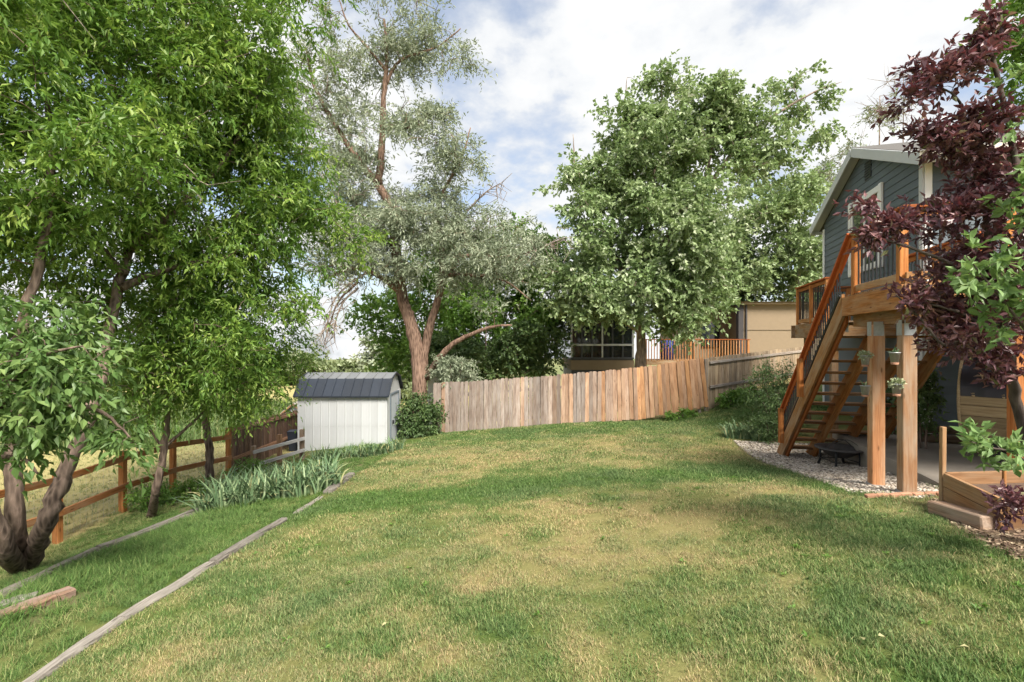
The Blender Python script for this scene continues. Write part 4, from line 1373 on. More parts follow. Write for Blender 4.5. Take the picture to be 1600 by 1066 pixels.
def upright(name, parent, x, y, z, L, w, th, face, mat, color, rng, ear=0.03, lean=0.0, roll=0.0):
    """a plank standing up; face = angle of its flat side's normal in plan"""
    o = bpy.data.objects.new(name, picket_mesh(L, w, th, ear, mat))
    COL.objects.link(o)
    o.parent = parent
    nrm = Vector((math.cos(face), math.sin(face), 0))
    side = Vector((-nrm.y, nrm.x, 0))
    up = (Vector((0, 0, 1)) + side * lean + nrm * roll).normalized()
    s2 = nrm.cross(up).normalized() * -1
    n2 = up.cross(s2)
    M = Matrix((up, s2, n2)).transposed().to_4x4()
    M.translation = Vector((x, y, z))
    o.matrix_local = M
    o.color = (*color, 1)
    return o


fr = random.Random(12)
# main plank fence: base line read off the photograph, 6 ft planks
fx = [680, 740, 800, 860, 900, 950, 1000, 1050, 1108]
fyb = [676, 674, 671, 667, 664, 659, 654, 646, 634]
fyt = [598, 595, 591, 587, 583, 579, 574, 567, 558]
Yf0, Yf1 = 17.35, 16.7


def fence_at(px):
    Y = Yf0 + (Yf1 - Yf0) * (px - 680) / (1108 - 680)
    return P(px, np.interp(px, fx, fyb), Y), P(px, np.interp(px, fx, fyt), Y)


fb, _ = fence_at(680)
fence = empty("plank_fence", fb, 0, "weathered grey plank fence turning orange to the right, across the back of the lawn", "fence")
px = 680.0
i = 0
while px < 1104:
    lo, hi = fence_at(px)
    w = fr.uniform(0.128, 0.148)
    step = (w + fr.uniform(0.002, 0.010)) * FPX / lo[1]
    f = (px - 680) / 428.0
    warm = min(1.0, max(0.0, (f - 0.52) / 0.25)) * fr.uniform(0.5, 1.0) if f > 0.5 else fr.uniform(0, 0.12) + (0.35 if fr.random() < 0.12 else 0)
    if 0.45 < f < 0.62 and fr.random() < 0.3:
        warm += 0.4
    val = fr.uniform(0.74, 1.10)
    colr = (val * (1.05 + 0.45 * warm), val * (1 - 0.12 * warm), val * (1 - 0.56 * warm))
    zb = lo[2] + fr.uniform(-0.05, 0.02)
    L = hi[2] - zb + fr.uniform(-0.02, 0.02)
    upright("plank", fence, lo[0] - fb[0], lo[1] - fb[1] + fr.uniform(-.016, .016), zb - fb[2], L, w, 0.019, -PI / 2, FENCE, colr, fr, lean=-0.10 * max(0, (f - 0.6)) / 0.4 + fr.uniform(-.006, .006), roll=fr.uniform(-.012, .012))
    px += step
for fr_h in (0.2, 0.75):
    pts = []
    for q in np.linspace(684, 1100, 9):
        lo, hi = fence_at(q)
        pts.append(lo + (hi - lo) * fr_h - fb + np.array([0, 0.045, 0]))
    for p0, p1 in zip(pts[:-1], pts[1:]):
        beam("rail", fence, p0, p1, 0.04, 0.09, FENCE)
for q in np.linspace(690, 1095, 5):
    lo, hi = fence_at(q)
    beam("post", fence, lo - fb + [0, .12, -.3], lo + (hi - lo) * 0.93 - fb + [0, .12, 0], 0.09, 0.09, FENCE)

# railed section beyond the kink: rails on this side, running back to the right
s0, s1 = P(1106, 622, 16.75), P(1262, 585, 19.6)
s0[2], s1[2] = hz(*s0[:2]) + .12, P(1262, 600, 19.6)[2]
fence2 = empty("railed_plank_fence", s0, 0, "grey plank fence panel with two horizontal rails facing the lawn", "fence")
dirn = (s1 - s0)[:2]
ln = float(np.hypot(*dirn))
ang = math.atan2(dirn[1], dirn[0])
ht0, ht1 = P(1106, 559, 16.75)[2], P(1262, 541, 19.6)[2]
d = 0.0
while d < ln:
    f = d / ln
    w = fr.uniform(0.13, 0.147)
    p = s0 + (s1 - s0) * f
    ztop = ht0 + (ht1 - ht0) * f
    val = fr.uniform(0.75, 1.15)
    wm = fr.uniform(0, .25)
    upright("plank", fence2, p[0] - s0[0], p[1] - s0[1], -0.25 + p[2] - s0[2], ztop - p[2] + 0.25 + fr.uniform(-.015, .015), w, 0.019, ang - PI / 2, FENCE, (val * (1.12 + .2 * wm), val, val * (.82 - .3 * wm)), fr)
    d += w + 0.006
nrm = np.array([math.sin(ang), -math.cos(ang), 0])
for off in (-0.17, -1.02):
    beam("rail", fence2, np.array([0.05, 0, ht0 - s0[2] + off]) + nrm * 0.035, np.array([s1[0] - s0[0], s1[1] - s0[1], ht1 - s0[2] + off]) + nrm * 0.035, 0.04, 0.09, FENCE)
beam("post", fence2, (-0.06, 0.02, -0.4), (-0.06, 0.02, ht0 - s0[2] - 0.05), 0.1, 0.1, FENCE)

# the cedar post-and-rail fence on the left
rf_posts = [(-6.62, 4.4), (-6.95, 6.0), (-7.1, 7.5), (-7.12, 8.78), (-7.1, 10.05), (-7.06, 11.95)]
rb = np.array([rf_posts[0][0], rf_posts[0][1], hz(*rf_posts[0])])
rfence = empty("post_and_rail_fence", rb, 0, "orange cedar post-and-rail fence with wire mesh along the hay field", "fence")
wire = Acc()
for i, (x, y) in enumerate(rf_posts):
    z = hz(x, y)
    last = i == len(rf_posts) - 1
    beam("post", rfence, np.array([x, y, z - .3]) - rb, np.array([x, y, z + (1.22 if last else 1.12)]) - rb, 0.095, 0.095, CEDAR, (0.95, 0.9, 0.85))
    if i:
        x0, y0 = rf_posts[i - 1]
        z0 = hz(x0, y0)
        for h in (0.48, 1.0):
            beam("rail", rfence, np.array([x0 + .07, y0, z0 + h]) - rb, np.array([x + .07, y, z + h]) - rb, 0.04, 0.105, CEDAR_BR, (1.15, 0.85, 0.65))
        n = int(math.hypot(x - x0, y - y0) / 0.11)
        for k in range(n):
            f = k / n
            p = np.array([x0 + (x - x0) * f - .06, y0 + (y - y0) * f, z0 + (z - z0) * f]) - rb
            wire.tube([p + [0, 0, .0], p + [0, 0, .98]], 0.0012, 3, False)
        for k in range(9):
            hh = 0.06 + k * 0.115
            wire.tube([np.array([x0 - .06, y0, z0 + hh]) - rb, np.array([x - .06, y, z + hh]) - rb], 0.0012, 3, False)
wm_ = link("wire_mesh", wire.mesh("wire_mesh"), rfence, ZINC)
wm_["kind"] = "stuff"

# dark brown picket fence from the corner post towards the shed
c0 = np.array([-7.06, 12.05, hz(-7.06, 12.05)])
c1 = P(486, 690, 19.0)
c1[2] = hz(c1[0], c1[1])
dk = empty("dark_picket_fence", c0, 0, "dark brown picket fence with pale cap rail left of the shed", "fence")
dvec = c1 - c0
ln = float(np.hypot(dvec[0], dvec[1]))
ang = math.atan2(dvec[1], dvec[0])
nrm = np.array([math.sin(ang), -math.cos(ang), 0])
d = 0.08
while d < ln:
    f = d / ln
    p = dvec * f
    w = fr.uniform(0.105, 0.13)
    val = fr.uniform(0.65, 1.25)
    upright("picket", dk, p[0], p[1], p[2] - .05, 1.32 + fr.uniform(-.03, .03), w, 0.018, ang - PI / 2, FENCE_DK, (val, val * fr.uniform(.9, 1), val * fr.uniform(.8, 1)), fr, ear=0.035, lean=fr.uniform(-.015, .015))
    d += w + fr.uniform(0.012, 0.03)
for h, cc in ((1.16, (2.2, 2.0, 1.8)), (0.42, (2.0, 1.75, 1.5))):
    beam("rail", dk, nrm * .035 + [0, 0, h], dvec + nrm * .035 + [0, 0, h], 0.04, 0.09, FENCE_DK, cc)

# short fence with two grey rails beside the shed
g0, g1 = ray_ground(396, 738), ray_ground(472, 718)
g1 = P(472, 716, 13.6)
g1[2] = hz(g1[0], g1[1])
gr = empty("grey_rail_fence", g0, 0, "short fence with two sun-bleached grey rails in front of the shed corner", "fence")
gv = g1 - g0
beam("post", gr, (0, 0, -.3), (0, 0, P(396, 697, g0[1])[2] - g0[2]), 0.10, 0.10, OLDTIE, (1.0, .9, .8))
beam("post", gr, gv + [0, 0, -.3], gv + [0, 0, P(472, 671, g1[1])[2] - g1[2]], 0.11, 0.11, OLDTIE, (.75, .7, .65))
beam("post", gr, gv * 0.52 + [-.25, .5, -.3], gv * 0.52 + [-.25, .5, .75], 0.11, 0.11, OLDTIE, (1.1, .85, .65))
for ya, yb in ((706, 684), (727, 702)):
    beam("rail", gr, P(398, ya, g0[1]) - g0 + [0, -.075, 0], P(478, yb, g1[1]) - g0 + [0, -.08, 0], 0.045, 0.085, GREYRAIL)

# ------------------------------------------------------------------ landscape timbers and loose boards
def timber(pa, pb, label, w=0.10, h=0.09, mat=TIMBER, lift=0.0, color=None):
    a_, b_ = ray_ground(*pa), ray_ground(*pb)
    a_[2], b_[2] = hz(a_[0], a_[1]) + lift, hz(b_[0], b_[1]) + lift
    n = 7
    pts = [a_ + (b_ - a_) * k / (n - 1) for k in range(n)]
    root = None
    vs, q = [], []
    d_ = (b_ - a_) / np.linalg.norm(b_ - a_)
    sd = np.array([-d_[1], d_[0], 0])
    rr = random.Random(int(pa[0] * 7 + pa[1]))
    for k, p in enumerate(pts):
        zz = hz(p[0], p[1]) + lift
        e = 0.012
        j = [rr.uniform(-e, e) for _ in range(8)]
        prof = [(-w / 2, -h), (w / 2, -h), (w / 2, h * .22), (w * .36, h * .5), (-w * .36, h * .5), (-w / 2, h * .22)]
        for m, (u_, v_) in enumerate(prof):
            vs.append(np.array([p[0], p[1], zz]) - a_ + sd * (u_ + j[m]) + np.array([0, 0, v_ + j[(m + 3) % 8] * .5]))
    m = 6
    for k in range(n - 1):
        for j in range(m):
            q.append((k * m + j, k * m + (j + 1) % m, (k + 1) * m + (j + 1) % m, (k + 1) * m + j))
    me = bpy.data.meshes.new("timber")
    # local x must run along the grain: build in a frame turned to the timber
    rz = math.atan2(d_[1], d_[0])
    c, s = math.cos(-rz), math.sin(-rz)
    vs = [(v[0] * c - v[1] * s, v[0] * s + v[1] * c, v[2]) for v in vs]
    me.from_pydata(vs, [], q + [tuple(range(m))[::-1], tuple(range((n - 1) * m, n * m))])
    me.materials.append(mat)
    o = link("landscape_timber", me, None, None, a_, (0, 0, rz), color)
    tag(o, label, "timber", "timbers edging the lawn")


timber((30, 1085), (186, 975), "nearest grey landscape timber, running out of the bottom edge")
timber((190, 972), (330, 885), "second grey landscape timber from the bottom edge, bordering the lawn")
timber((333, 883), (443, 815), "third grey landscape timber from the bottom edge, tapering away", lift=0.015)
timber((462, 803), (502, 777), "sunken grey timber between the long edging and the far end piece", lift=-0.03)
timber((512, 772), (549, 744), "far end piece of grey timber beside the iris bed", w=0.14, lift=0.03)
timber((-5, 948), (150, 868), "grey timber edging the tall bank grass beside the trunks", lift=0.07, color=(.85, .85, .8))
timber((153, 867), (322, 799), "grey timber edging that runs up to the iris bed", lift=0.07)
timber((0, 974), (112, 932), "split reddish-brown board lying in the bank grass at the left edge", w=0.13, h=0.05, mat=OLDTIE, lift=0.06, color=(.8, .66, .62))
timber((0, 957), (58, 942), "short grey board beside the split brown one at the left edge", w=0.15, h=0.04, lift=0.06, color=(.8, .85, .8))

# ------------------------------------------------------------------ the metal garden shed
sb = np.array([-6.79, 15.2, 0.0])
sb[2] = min(hz(-6.7, 15.2), hz(-4.1, 15.3), hz(-5.4, 16.2)) - 0.02
SW, SD_, WH = 2.80, 2.1, 1.80
shed = empty("garden_shed", sb, SHED_A, "white metal garden shed with a navy gambrel roof", "shed")
npan = 11
pw = SW / npan
a = Acc()
a.box((0.02, 0.02, 0), (SW - 0.02, SD_ - 0.02, WH))
link("wall_core", a.mesh("wall_core"), shed, SHEDW)
pm = Acc()
pm.add([(0, -.004, 0), (pw * .80, -.004, 0), (pw * .86, -.014, 0), (pw * .94, -.014, 0), (pw, -.004, 0), (0, -.004, WH), (pw * .80, -.004, WH), (pw * .86, -.014, WH), (pw * .94, -.014, WH), (pw, -.004, WH)],
       [(k, k + 1, k + 6, k + 5) for k in range(4)])
pmesh = pm.mesh("panel")
pmesh.materials.append(SHEDW)
for k in range(npan):
    link("wall_panel", pmesh, shed, None, (k * pw, 0, 0), color=(fr.uniform(.93, 1.04),) * 3)
beam("wall_seam", shed, (0.01, -.006, WH * .46), (SW - .01, -.006, WH * .46), 0.006, 0.006, ZINC)
npe = 2
for k, (y0, y1) in enumerate(((0.0, 0.42), (1.70, SD_))):
    beam("end_panel", shed, (SW + .004, (y0 + y1) / 2, 0), (SW + .004, (y0 + y1) / 2, WH), y1 - y0 - .01, 0.02, SHEDW, up=(1, 0, 0))
# gambrel: profile in (y, z)
yk, zk, zr = 0.42, WH + 0.50, WH + 0.66
prof = [(-0.10, WH - 0.02), (yk, zk), (SD_ / 2, zr), (SD_ - yk, zk), (SD_ + 0.10, WH - 0.02)]
ga = Acc()
gp_ = [(0, WH), (yk, zk - .02), (SD_ / 2, zr - .02), (SD_ - yk, zk - .02), (SD_, WH)]
for x in (0.01, SW - 0.004):
    ga.add([(x, y, z) for y, z in gp_], [(0, 1, 3, 4)], [(1, 2, 3)])
link("gable_panel", ga.mesh("gable_panel"), shed, SHEDW)
nroof = 10
rw = (SW + 0.16) / nroof


def roof_strip(p0, p1):
    m_ = Acc()
    pr = [(0, 0), (rw * .84, 0), (rw * .88, .022), (rw * .96, .022), (rw, 0)]
    dy, dz = p1[0] - p0[0], p1[1] - p0[1]
    l_ = math.hypot(dy, dz)
    n_ = (-dz / l_, dy / l_)
    v = [(x, p0[0] + n_[0] * h, p0[1] + n_[1] * h) for x, h in pr] + [(x, p1[0] + n_[0] * h, p1[1] + n_[1] * h) for x, h in pr]
    m_.add(v, [(k, k + 1, k + 6, k + 5) for k in range(4)])
    return m_.mesh("roof_panel")


for i in range(4):
    me = roof_strip(prof[i], prof[i + 1])
    me.materials.append(SHEDT if i in (1, 2) else SHEDR)
    for k in range(nroof):
        link("roof_panel", me, shed, None, (-0.08 + k * rw, 0, 0), color=(fr.uniform(.8, 1.2),) * 3)
for i in range(4):
    (ya, za), (yb, zb) = prof[i], prof[i + 1]
    for x in (-.09, SW + .09):
        beam("roof_trim", shed, (x, ya, za), (x, yb, zb), 0.03, 0.05, SHEDR)
beam("eave_trim", shed, (-.09, -.10, WH - .035), (SW + .09, -.10, WH - .035), 0.03, 0.05, SHEDR)
door = beam("door", shed, (SW + .012, 1.05, 0.05), (SW + .012, 1.05, WH - .06), 1.18, 0.03, SHEDW, (.9, .93, 1.0), up=(1, 0, 0))
for y in (0.44, 1.66):
    beam("door_frame", shed, (SW + .02, y, 0), (SW + .02, y, WH - .02), 0.05, 0.06, SLATE, up=(1, 0, 0))
beam("door_frame", shed, (SW + .02, .42, WH - .04), (SW + .02, 1.68, WH - .04), 0.05, 0.06, SLATE)
a = Acc()
a.box((-.03, -.02, -.06), (.03, .02, .06))
lt = link("latch", a.mesh("latch"), door, BLACK)
lt.matrix_local = MATS[door.name].inverted() @ Matrix.Translation((SW + .05, .72, WH * .46))
beam("base_skid", shed, (0.05, 0.0, -.12), (SW - .05, 0.0, -.12), 0.1, 0.25, OLDTIE)
# dark bin beside the shed
bb = P(461, 703, 15.6)
bb[2] = hz(bb[0], bb[1])
binr = empty("wheeled_bin", bb, 0.2, "dark navy bin tucked between the picket fence and the shed", "bin")
a = Acc()
a.add([(-.2, -.2, 0), (.2, -.2, 0), (.2, .2, 0), (-.2, .2, 0), (-.27, -.27, .85), (.27, -.27, .85), (.27, .27, .85), (-.27, .27, .85)], [(3, 2, 1, 0), (0, 1, 5, 4), (1, 2, 6, 5), (2, 3, 7, 6), (3, 0, 4, 7), (4, 5, 6, 7)])
BIN = plain("bin_navy", (0.02, 0.026, 0.04), 0.5)
link("body", a.mesh("body"), binr, BIN)
binr.scale = (.72, .72, .72)
beam("lid", binr, (-.29, 0, .88), (.29, 0, .88), .58, .05, BIN, b=.02)

# ------------------------------------------------------------------ buildings beyond the fences
def gable_house(name, label, base, rz, w, d, h, rise, wallm, roofm, trimm, over=0.25):
    r = empty(name, base, rz, label, "building")
    a = Acc()
    a.add([(0, 0, -1), (w, 0, -1), (w, d, -1), (0, d, -1), (0, 0, h), (w, 0, h), (w, d, h), (0, d, h), (w / 2, 0, h + rise), (w / 2, d, h + rise)],
          [(0, 1, 5, 4), (1, 2, 6, 5), (2, 3, 7, 6), (3, 0, 4, 7)], [(4, 5, 8), (6, 7, 9)])
    link("wall", a.mesh("wall"), r, wallm)
    k = rise / (w / 2)
    for s in (0, 1):
        a = Acc()
        xe = -over if s == 0 else w + over
        ze = h - over * k
        v = [(xe, -over, ze), (w / 2, -over, h + rise), (w / 2, d + over, h + rise), (xe, d + over, ze)]
        v2 = [(x, y, z + .12) for x, y, z in v]
        a.add(v + v2, [(3, 2, 1, 0), (4, 5, 6, 7), (0, 1, 5, 4), (1, 2, 6, 5), (2, 3, 7, 6), (3, 0, 4, 7)])
        link("roof", a.mesh("roof"), r, roofm)
    return r


ob = P(424, 648, 24)
ob[2] = hz(ob[0], ob[1])
osh = gable_house("outbuilding", "white gabled outbuilding seen left of the garden shed, over the picket fence", ob, math.radians(-8), 2.5, 2.6, 0.35, 1.0, SHEDW, plain("roof_tan", (0.42, 0.38, 0.33), 0.8), WHITE, 0.12)
beam("gable_trim", osh, (-.12, -.16, .27), (1.25, -.16, 1.38), .03, .07, CEDAR_BR)
beam("gable_trim", osh, (2.62, -.16, .27), (1.25, -.16, 1.38), .03, .07, CEDAR_BR)
beam("wall_sill", osh, (0, -.02, .3), (2.5, -.02, .3), .03, .05, OLDTIE)
o2 = P(668, 640, 22)
o2[2] = hz(o2[0], o2[1])
gable_house("small_outbuilding", "small pale gabled roof just showing at the left end of the plank fence", o2, 0.1, 1.1, 2.0, 2.0, 0.35, SHEDW, ROOFM, WHITE, 0.12)

# the neighbour's beige house
nb = np.array([12.5, 26.0, hz(12.5, 26.0)])
nh = empty("neighbour_house", nb, 0, "beige stucco house with charcoal trim beyond the railed fence", "house")


def nbox(name, x0, y0, z0, x1, y1, z1, mat, parent=None):
    a = Acc()
    a.box((x0 - nb[0], y0 - nb[1], z0 - nb[2]), (x1 - nb[0], y1 - nb[1], z1 - nb[2]))
    return link(name, a.mesh(name), parent or nh, mat)


nbox("wall", 12.5, 26.0, -1.0, 19.0, 34.0, 3.93, STUCCO)
nbox("corner_trim", 12.25, 25.95, -1.0, 12.52, 26.25, 4.0, DKTRIM)
nbox("recessed_wall", 10.5, 27.6, -1.0, 12.5, 34.0, 3.7, STUCCO)
nbox("fascia", 9.6, 27.2, 3.68, 12.3, 34.4, 3.92, DKTRIM)
nbox("fascia", 12.3, 25.7, 3.93, 19.3, 26.0, 4.06, STUCCO)
a = Acc()
a.add(np.array([(9.4, 26.9, 3.93), (12.3, 26.9, 3.93), (12.3, 35, 3.93), (9.4, 35, 3.93), (11.0, 31, 4.5), (12.3, 31, 4.5)]) - nb, [(0, 1, 5, 4), (1, 2, 3, 0), (2, 3, 4, 5)], [(3, 0, 4), (1, 2, 5)])
link("roof", a.mesh("roof"), nh, ROOFM)
a = Acc()
a.add(np.array([(12.0, 25.6, 4.05), (19.5, 25.6, 4.05), (19.5, 35, 4.05), (12.0, 35, 4.05), (13.5, 30.3, 4.3), (19.5, 30.3, 4.3)]) - nb, [(0, 1, 5, 4), (3, 2, 1, 0), (2, 3, 4, 5)], [(3, 0, 4), (1, 2, 5)])
link("roof", a.mesh("roof"), nh, plain("roof_tan_shingle", (0.20, 0.16, 0.12), 0.95, var=0.3, scale=20))
nbox("downspout", 12.62, 25.9, -0.8, 12.70, 25.98, 3.9, DKTRIM)
beam("wall_joint", nh, np.array([12.55, 25.985, 2.55]) - nb, np.array([19.0, 25.985, 2.55]) - nb, .03, .03, STUCCO, (.7, .7, .7))
win = nbox("window", 10.9, 27.5, 1.6, 11.9, 27.62, 3.0, GLASS)
# dark sunroom at its left
SUNW = plain("sunroom_charcoal", (0.06, 0.065, 0.075), 0.6)
nbox("sunroom_wall", 3.1, 25.0, -1.2, 6.3, 29.0, 0.45, SUNW)
nbox("sunroom_band", 3.05, 24.95, 0.45, 6.35, 29.05, 0.95, STUCCO)
nbox("sunroom_sill_wall", 3.1, 25.0, 0.95, 6.3, 29.0, 1.05, SUNW)
glz = nbox("sunroom_glazing", 3.14, 25.04, 1.05, 6.26, 28.9, 3.5, GLASS)
for z in (1.05, 1.75, 3.5):
    beam("mullion", nh, np.array([3.05, 25.0, z]) - nb, np.array([6.35, 25.0, z]) - nb, .12, .10, TRIM if z == 1.75 else SUNW)
for k in range(7):
    x = 3.1 + k * (3.2 / 6)
    beam("mullion", nh, np.array([x, 24.99, 1.05]) - nb, np.array([x, 24.99, 3.5]) - nb, .08, .09, SUNW if k % 3 else TRIM)
nbox("sunroom_roof", 2.9, 24.8, 3.5, 6.6, 29.2, 3.68, DKTRIM)
# its deck
nd = np.array([7.0, 24.6, hz(7.0, 24.6)])
ndk = empty("neighbour_deck", nd, 0, "orange wooden deck railing of the neighbouring house, behind the maple trunk", "deck")
zd = 0.95
for k in range(6):
    beam("deck_board", ndk, np.array([6.8, 24.75 + k * .3, zd]) - nd, np.array([12.2, 24.75 + k * .3, zd]) - nd, .28, .04, CEDAR_BR)
beam("rim_board", ndk, np.array([6.8, 24.6, zd - .1]) - nd, np.array([12.2, 24.6, zd - .1]) - nd, .04, .24, CEDAR_BR)
beam("top_rail", ndk, np.array([6.8, 24.6, zd + 1.08]) - nd, np.array([12.2, 24.6, zd + 1.08]) - nd, .14, .04, CEDAR_DK)
for x in (6.85, 9.15, 12.1):
    beam("rail_post", ndk, np.array([x, 24.6, -1.0]) - nd, np.array([x, 24.6, zd + 1.06]) - nd, .1, .1, CEDAR)
x = 7.0
while x < 12.05:
    beam("baluster", ndk, np.array([x, 24.58, zd]) - nd, np.array([x, 24.58, zd + 1.06]) - nd, .04, .04, CEDAR_BR, (1.4, 1.1, .9))
    x += .145
pb = np.array([8.2, 25.4, zd + .02])
a = Acc()
a.lathe([(0, 0), (.3, 0), (.33, .5), (.36, .9), (.30, 1.0), (0, 1.02)], 16)
o = link("covered_grill", a.mesh("covered_grill", True), None, plain("cover_blue", (0.04, 0.06, 0.28), 0.6), pb)
tag(o, "blue covered grill on the neighbouring deck", "grill")

# ------------------------------------------------------------------ the slate house
HB = UV(2.25, 4.47)
hb = np.array([HB[0], HB[1], 0.0])
A16 = math.radians(-16)
house = empty("slate_house", hb, A16, "slate blue lap-sided house with pale trim and a gable above the deck", "house")
GL, EZ, PK = 5.63, 5.52, 6.68             # gable length, eave height, peak height
FW = 8.0
a = Acc()
a.add([(0, 0, -.6), (FW, 0, -.6), (FW, GL, -.6), (0, GL, -.6), (0, 0, EZ), (FW, 0, EZ), (FW, GL, EZ), (0, GL, EZ), (0, GL / 2, PK), (FW, GL / 2, PK)],
      [(0, 1, 5, 4), (1, 2, 6, 5), (2, 3, 7, 6), (3, 0, 4, 7)], [(4, 7, 8), (5, 6, 9)])
link("wall", a.mesh("wall"), house, SLATE)


def lap(name, ya, yb, z0, z1, mat, axis, parent):
    """a lap siding board: proud at its lower edge; axis 0 = on the gable wall (runs along y), 1 = on the front wall (runs along x)"""
    m_ = Acc()
    pr = [(0.004, z1), (0.007, z1), (0.022, z0), (0.004, z0)]
    if axis == 0:
        v = [(-p, ya[k == 0 or k == 1], z) for k, (p, z) in enumerate(pr)] + [(-p, yb[k == 0 or k == 1], z) for k, (p, z) in enumerate(pr)]
    else:
        v = [(ya[0], -p, z) for p, z in pr] + [(yb[0], -p, z) for p, z in pr]
    m_.add(v, [(0, 1, 5, 4), (1, 2, 6, 5), (2, 3, 7, 6), (0, 4, 7, 3), (0, 3, 2, 1), (4, 5, 6, 7)])
    return link(name, m_.mesh(name), parent, mat, color=(fr.uniform(.94, 1.06),) * 3)


kslope = (PK - EZ) / (GL / 2)
z = 0.05
ex = 0.172


def span(zz):
    if zz <= EZ:
        return 0.10, GL - 0.10
    dd = (zz - EZ) / kslope
    return max(0.1, dd + .02), min(GL - 0.1, GL - dd - .02)


WIN_Y = (1.74, 3.50)
WIN_Z = (3.75, 5.50)
while z < PK - 0.1:
    z1 = min(z + ex + .012, PK - .04)
    lo0, hi0 = span(z)
    lo1, hi1 = span(z1)
    if hi0 - lo0 > 0.3:
        if z1 > WIN_Z[0] and z < WIN_Z[1]:
            lap("siding_board", (lo0, lo1), (WIN_Y[0] - .1, WIN_Y[0] - .1), z, z1, SLATE, 0, house)
            lap("siding_board", (WIN_Y[1] + .1, WIN_Y[1] + .1), (hi0, max(hi1, WIN_Y[1] + .12)), z, z1, SLATE, 0, house)
        else:
            lap("siding_board", (lo0, lo1), (hi0, max(hi1, lo1 + .01)), z, z1, SLATE, 0, house)
    if z < EZ - .1:
        lap("siding_board", (0.10, 0), (FW, 0), z, z1, SLATE, 1, house)
    z += ex
beam("corner_trim", house, (-.028, .05, 0), (-.028, .05, EZ - .05), .14, .03, TRIM, up=(1, 0, 0))
beam("corner_trim", house, (.05, -.028, 0), (.05, -.028, EZ - .05), .12, .03, WHITE, up=(0, 1, 0))
beam("corner_trim", house, (-.028, GL - .06, 0), (-.028, GL - .06, EZ - .15), .12, .03, WHITE, up=(1, 0, 0))
# window with white casing, two sashes
wroot = beam("window", house, (-.02, (WIN_Y[0] + WIN_Y[1]) / 2, WIN_Z[0]), (-.02, (WIN_Y[0] + WIN_Y[1]) / 2, WIN_Z[1]), WIN_Y[1] - WIN_Y[0], .03, GLASS, up=(1, 0, 0))


def house_sub(name, p0, p1, w, h, mat, parent, up=(0, 0, 1), color=None):
    return beam(name, None, p0, p1, w, h, mat, color, up=up, part=parent)


wx = -.045
for y in WIN_Y:
    house_sub("casing", (wx, y, WIN_Z[0] - .1), (wx, y, WIN_Z[1] + .1), .15, .05, WHITE, wroot, (1, 0, 0))
for z in WIN_Z:
    house_sub("casing", (wx - .003, WIN_Y[0] - .075, z), (wx - .003, WIN_Y[1] + .075, z), .05, .15, WHITE, wroot)
for y in (WIN_Y[0] + .12, sum(WIN_Y) / 2, WIN_Y[1] - .12):
    house_sub("sash", (-.04, y, WIN_Z[0]), (-.04, y, WIN_Z[1]), .07, .03, WHITE, wroot, (1, 0, 0))
# gable vent with slats
vr = beam("gable_vent", house, (-.018, GL / 2 - .35, 5.92), (-.018, GL / 2 - .35, 6.38), .36, .02, BLACK, up=(1, 0, 0))
for k in range(7):
    z = 5.96 + k * .064
    house_sub("vent_slat", (-.035, GL / 2 - .53, z), (-.035, GL / 2 - .17, z), .03, .018, SLATE, vr, color=(.8, .8, .8))
# roof with overhangs, rake boards, fascia, gutter
OV, OG, TH = 0.42, 0.24, 0.14
for s in (0, 1):
    a = Acc()
    ye = -OV if s == 0 else GL + OV
    ze = EZ - OV * kslope
    v = [(-OG, ye, ze + .04), (FW, ye, ze + .04), (FW, GL / 2, PK + .04), (-OG, GL / 2, PK + .04)]
    v2 = [(x, y, z + TH) for x, y, z in v]
    q = [(3, 2, 1, 0), (4, 5, 6, 7), (0, 1, 5, 4), (1, 2, 6, 5), (2, 3, 7, 6), (3, 0, 4, 7)]
    a.add(v + v2, q)
    link("roof", a.mesh("roof"), house, ROOFM)
    beam("rake_board", house, (-OG - .02, ye, ze + .05), (-OG - .02, GL / 2, PK + .05), .035, .22, TRIM)
    beam("soffit", house, (-OG / 2 - .01, ye + .05, ze + .025), (-OG / 2 - .01, GL / 2, PK + .01), OG - .02, .02, TRIM, (.8, .8, .82))
    beam("eave_fascia", house, (-OG, ye - .02, ze + .06), (FW, ye - .02, ze + .06), .035, .20, TRIM)
a = Acc()
zg = EZ - OV * kslope
pr = [(-.06, .16), (-.06, .06), (-.02, .03), (.06, .03), (.06, .16), (.05, .16), (.05, .045), (-.05, .075), (-.05, .16)]
for x in (0, 1):
    pass
v = [(-OG + .02, -OV - .10 + y, zg + z) for y, z in pr] + [(FW, -OV - .10 + y, zg + z) for y, z in pr]
a.add(v, [(k, (k + 1) % 9, 9 + (k + 1) % 9, 9 + k) for k in range(9)])
link("gutter", a.mesh("gutter"), house, CREAM)

# ------------------------------------------------------------------ the deck
db = np.array([BC[0], BC[1], hz(*BC)])
deck = empty("wooden_deck", (db[0], db[1], 0.0), A16, "raised orange cedar deck with black balusters in front of the slate house", "deck")
DZ = 2.66


def deck_boards(u0, u1, v0, v1):
    v = v0 + .07
    while v < v1:
        beam("deck_board", deck, (u0, v, DZ - .02), (u1, v, DZ - .02), .138, .036, CEDAR_BR)
        v += .145


deck_boards(0, 5.2, 0.0, 1.79)
deck_boards(1.78, 2.2, 1.79, 4.4)
deck_boards(2.2, 5.2, 1.79, 4.35)
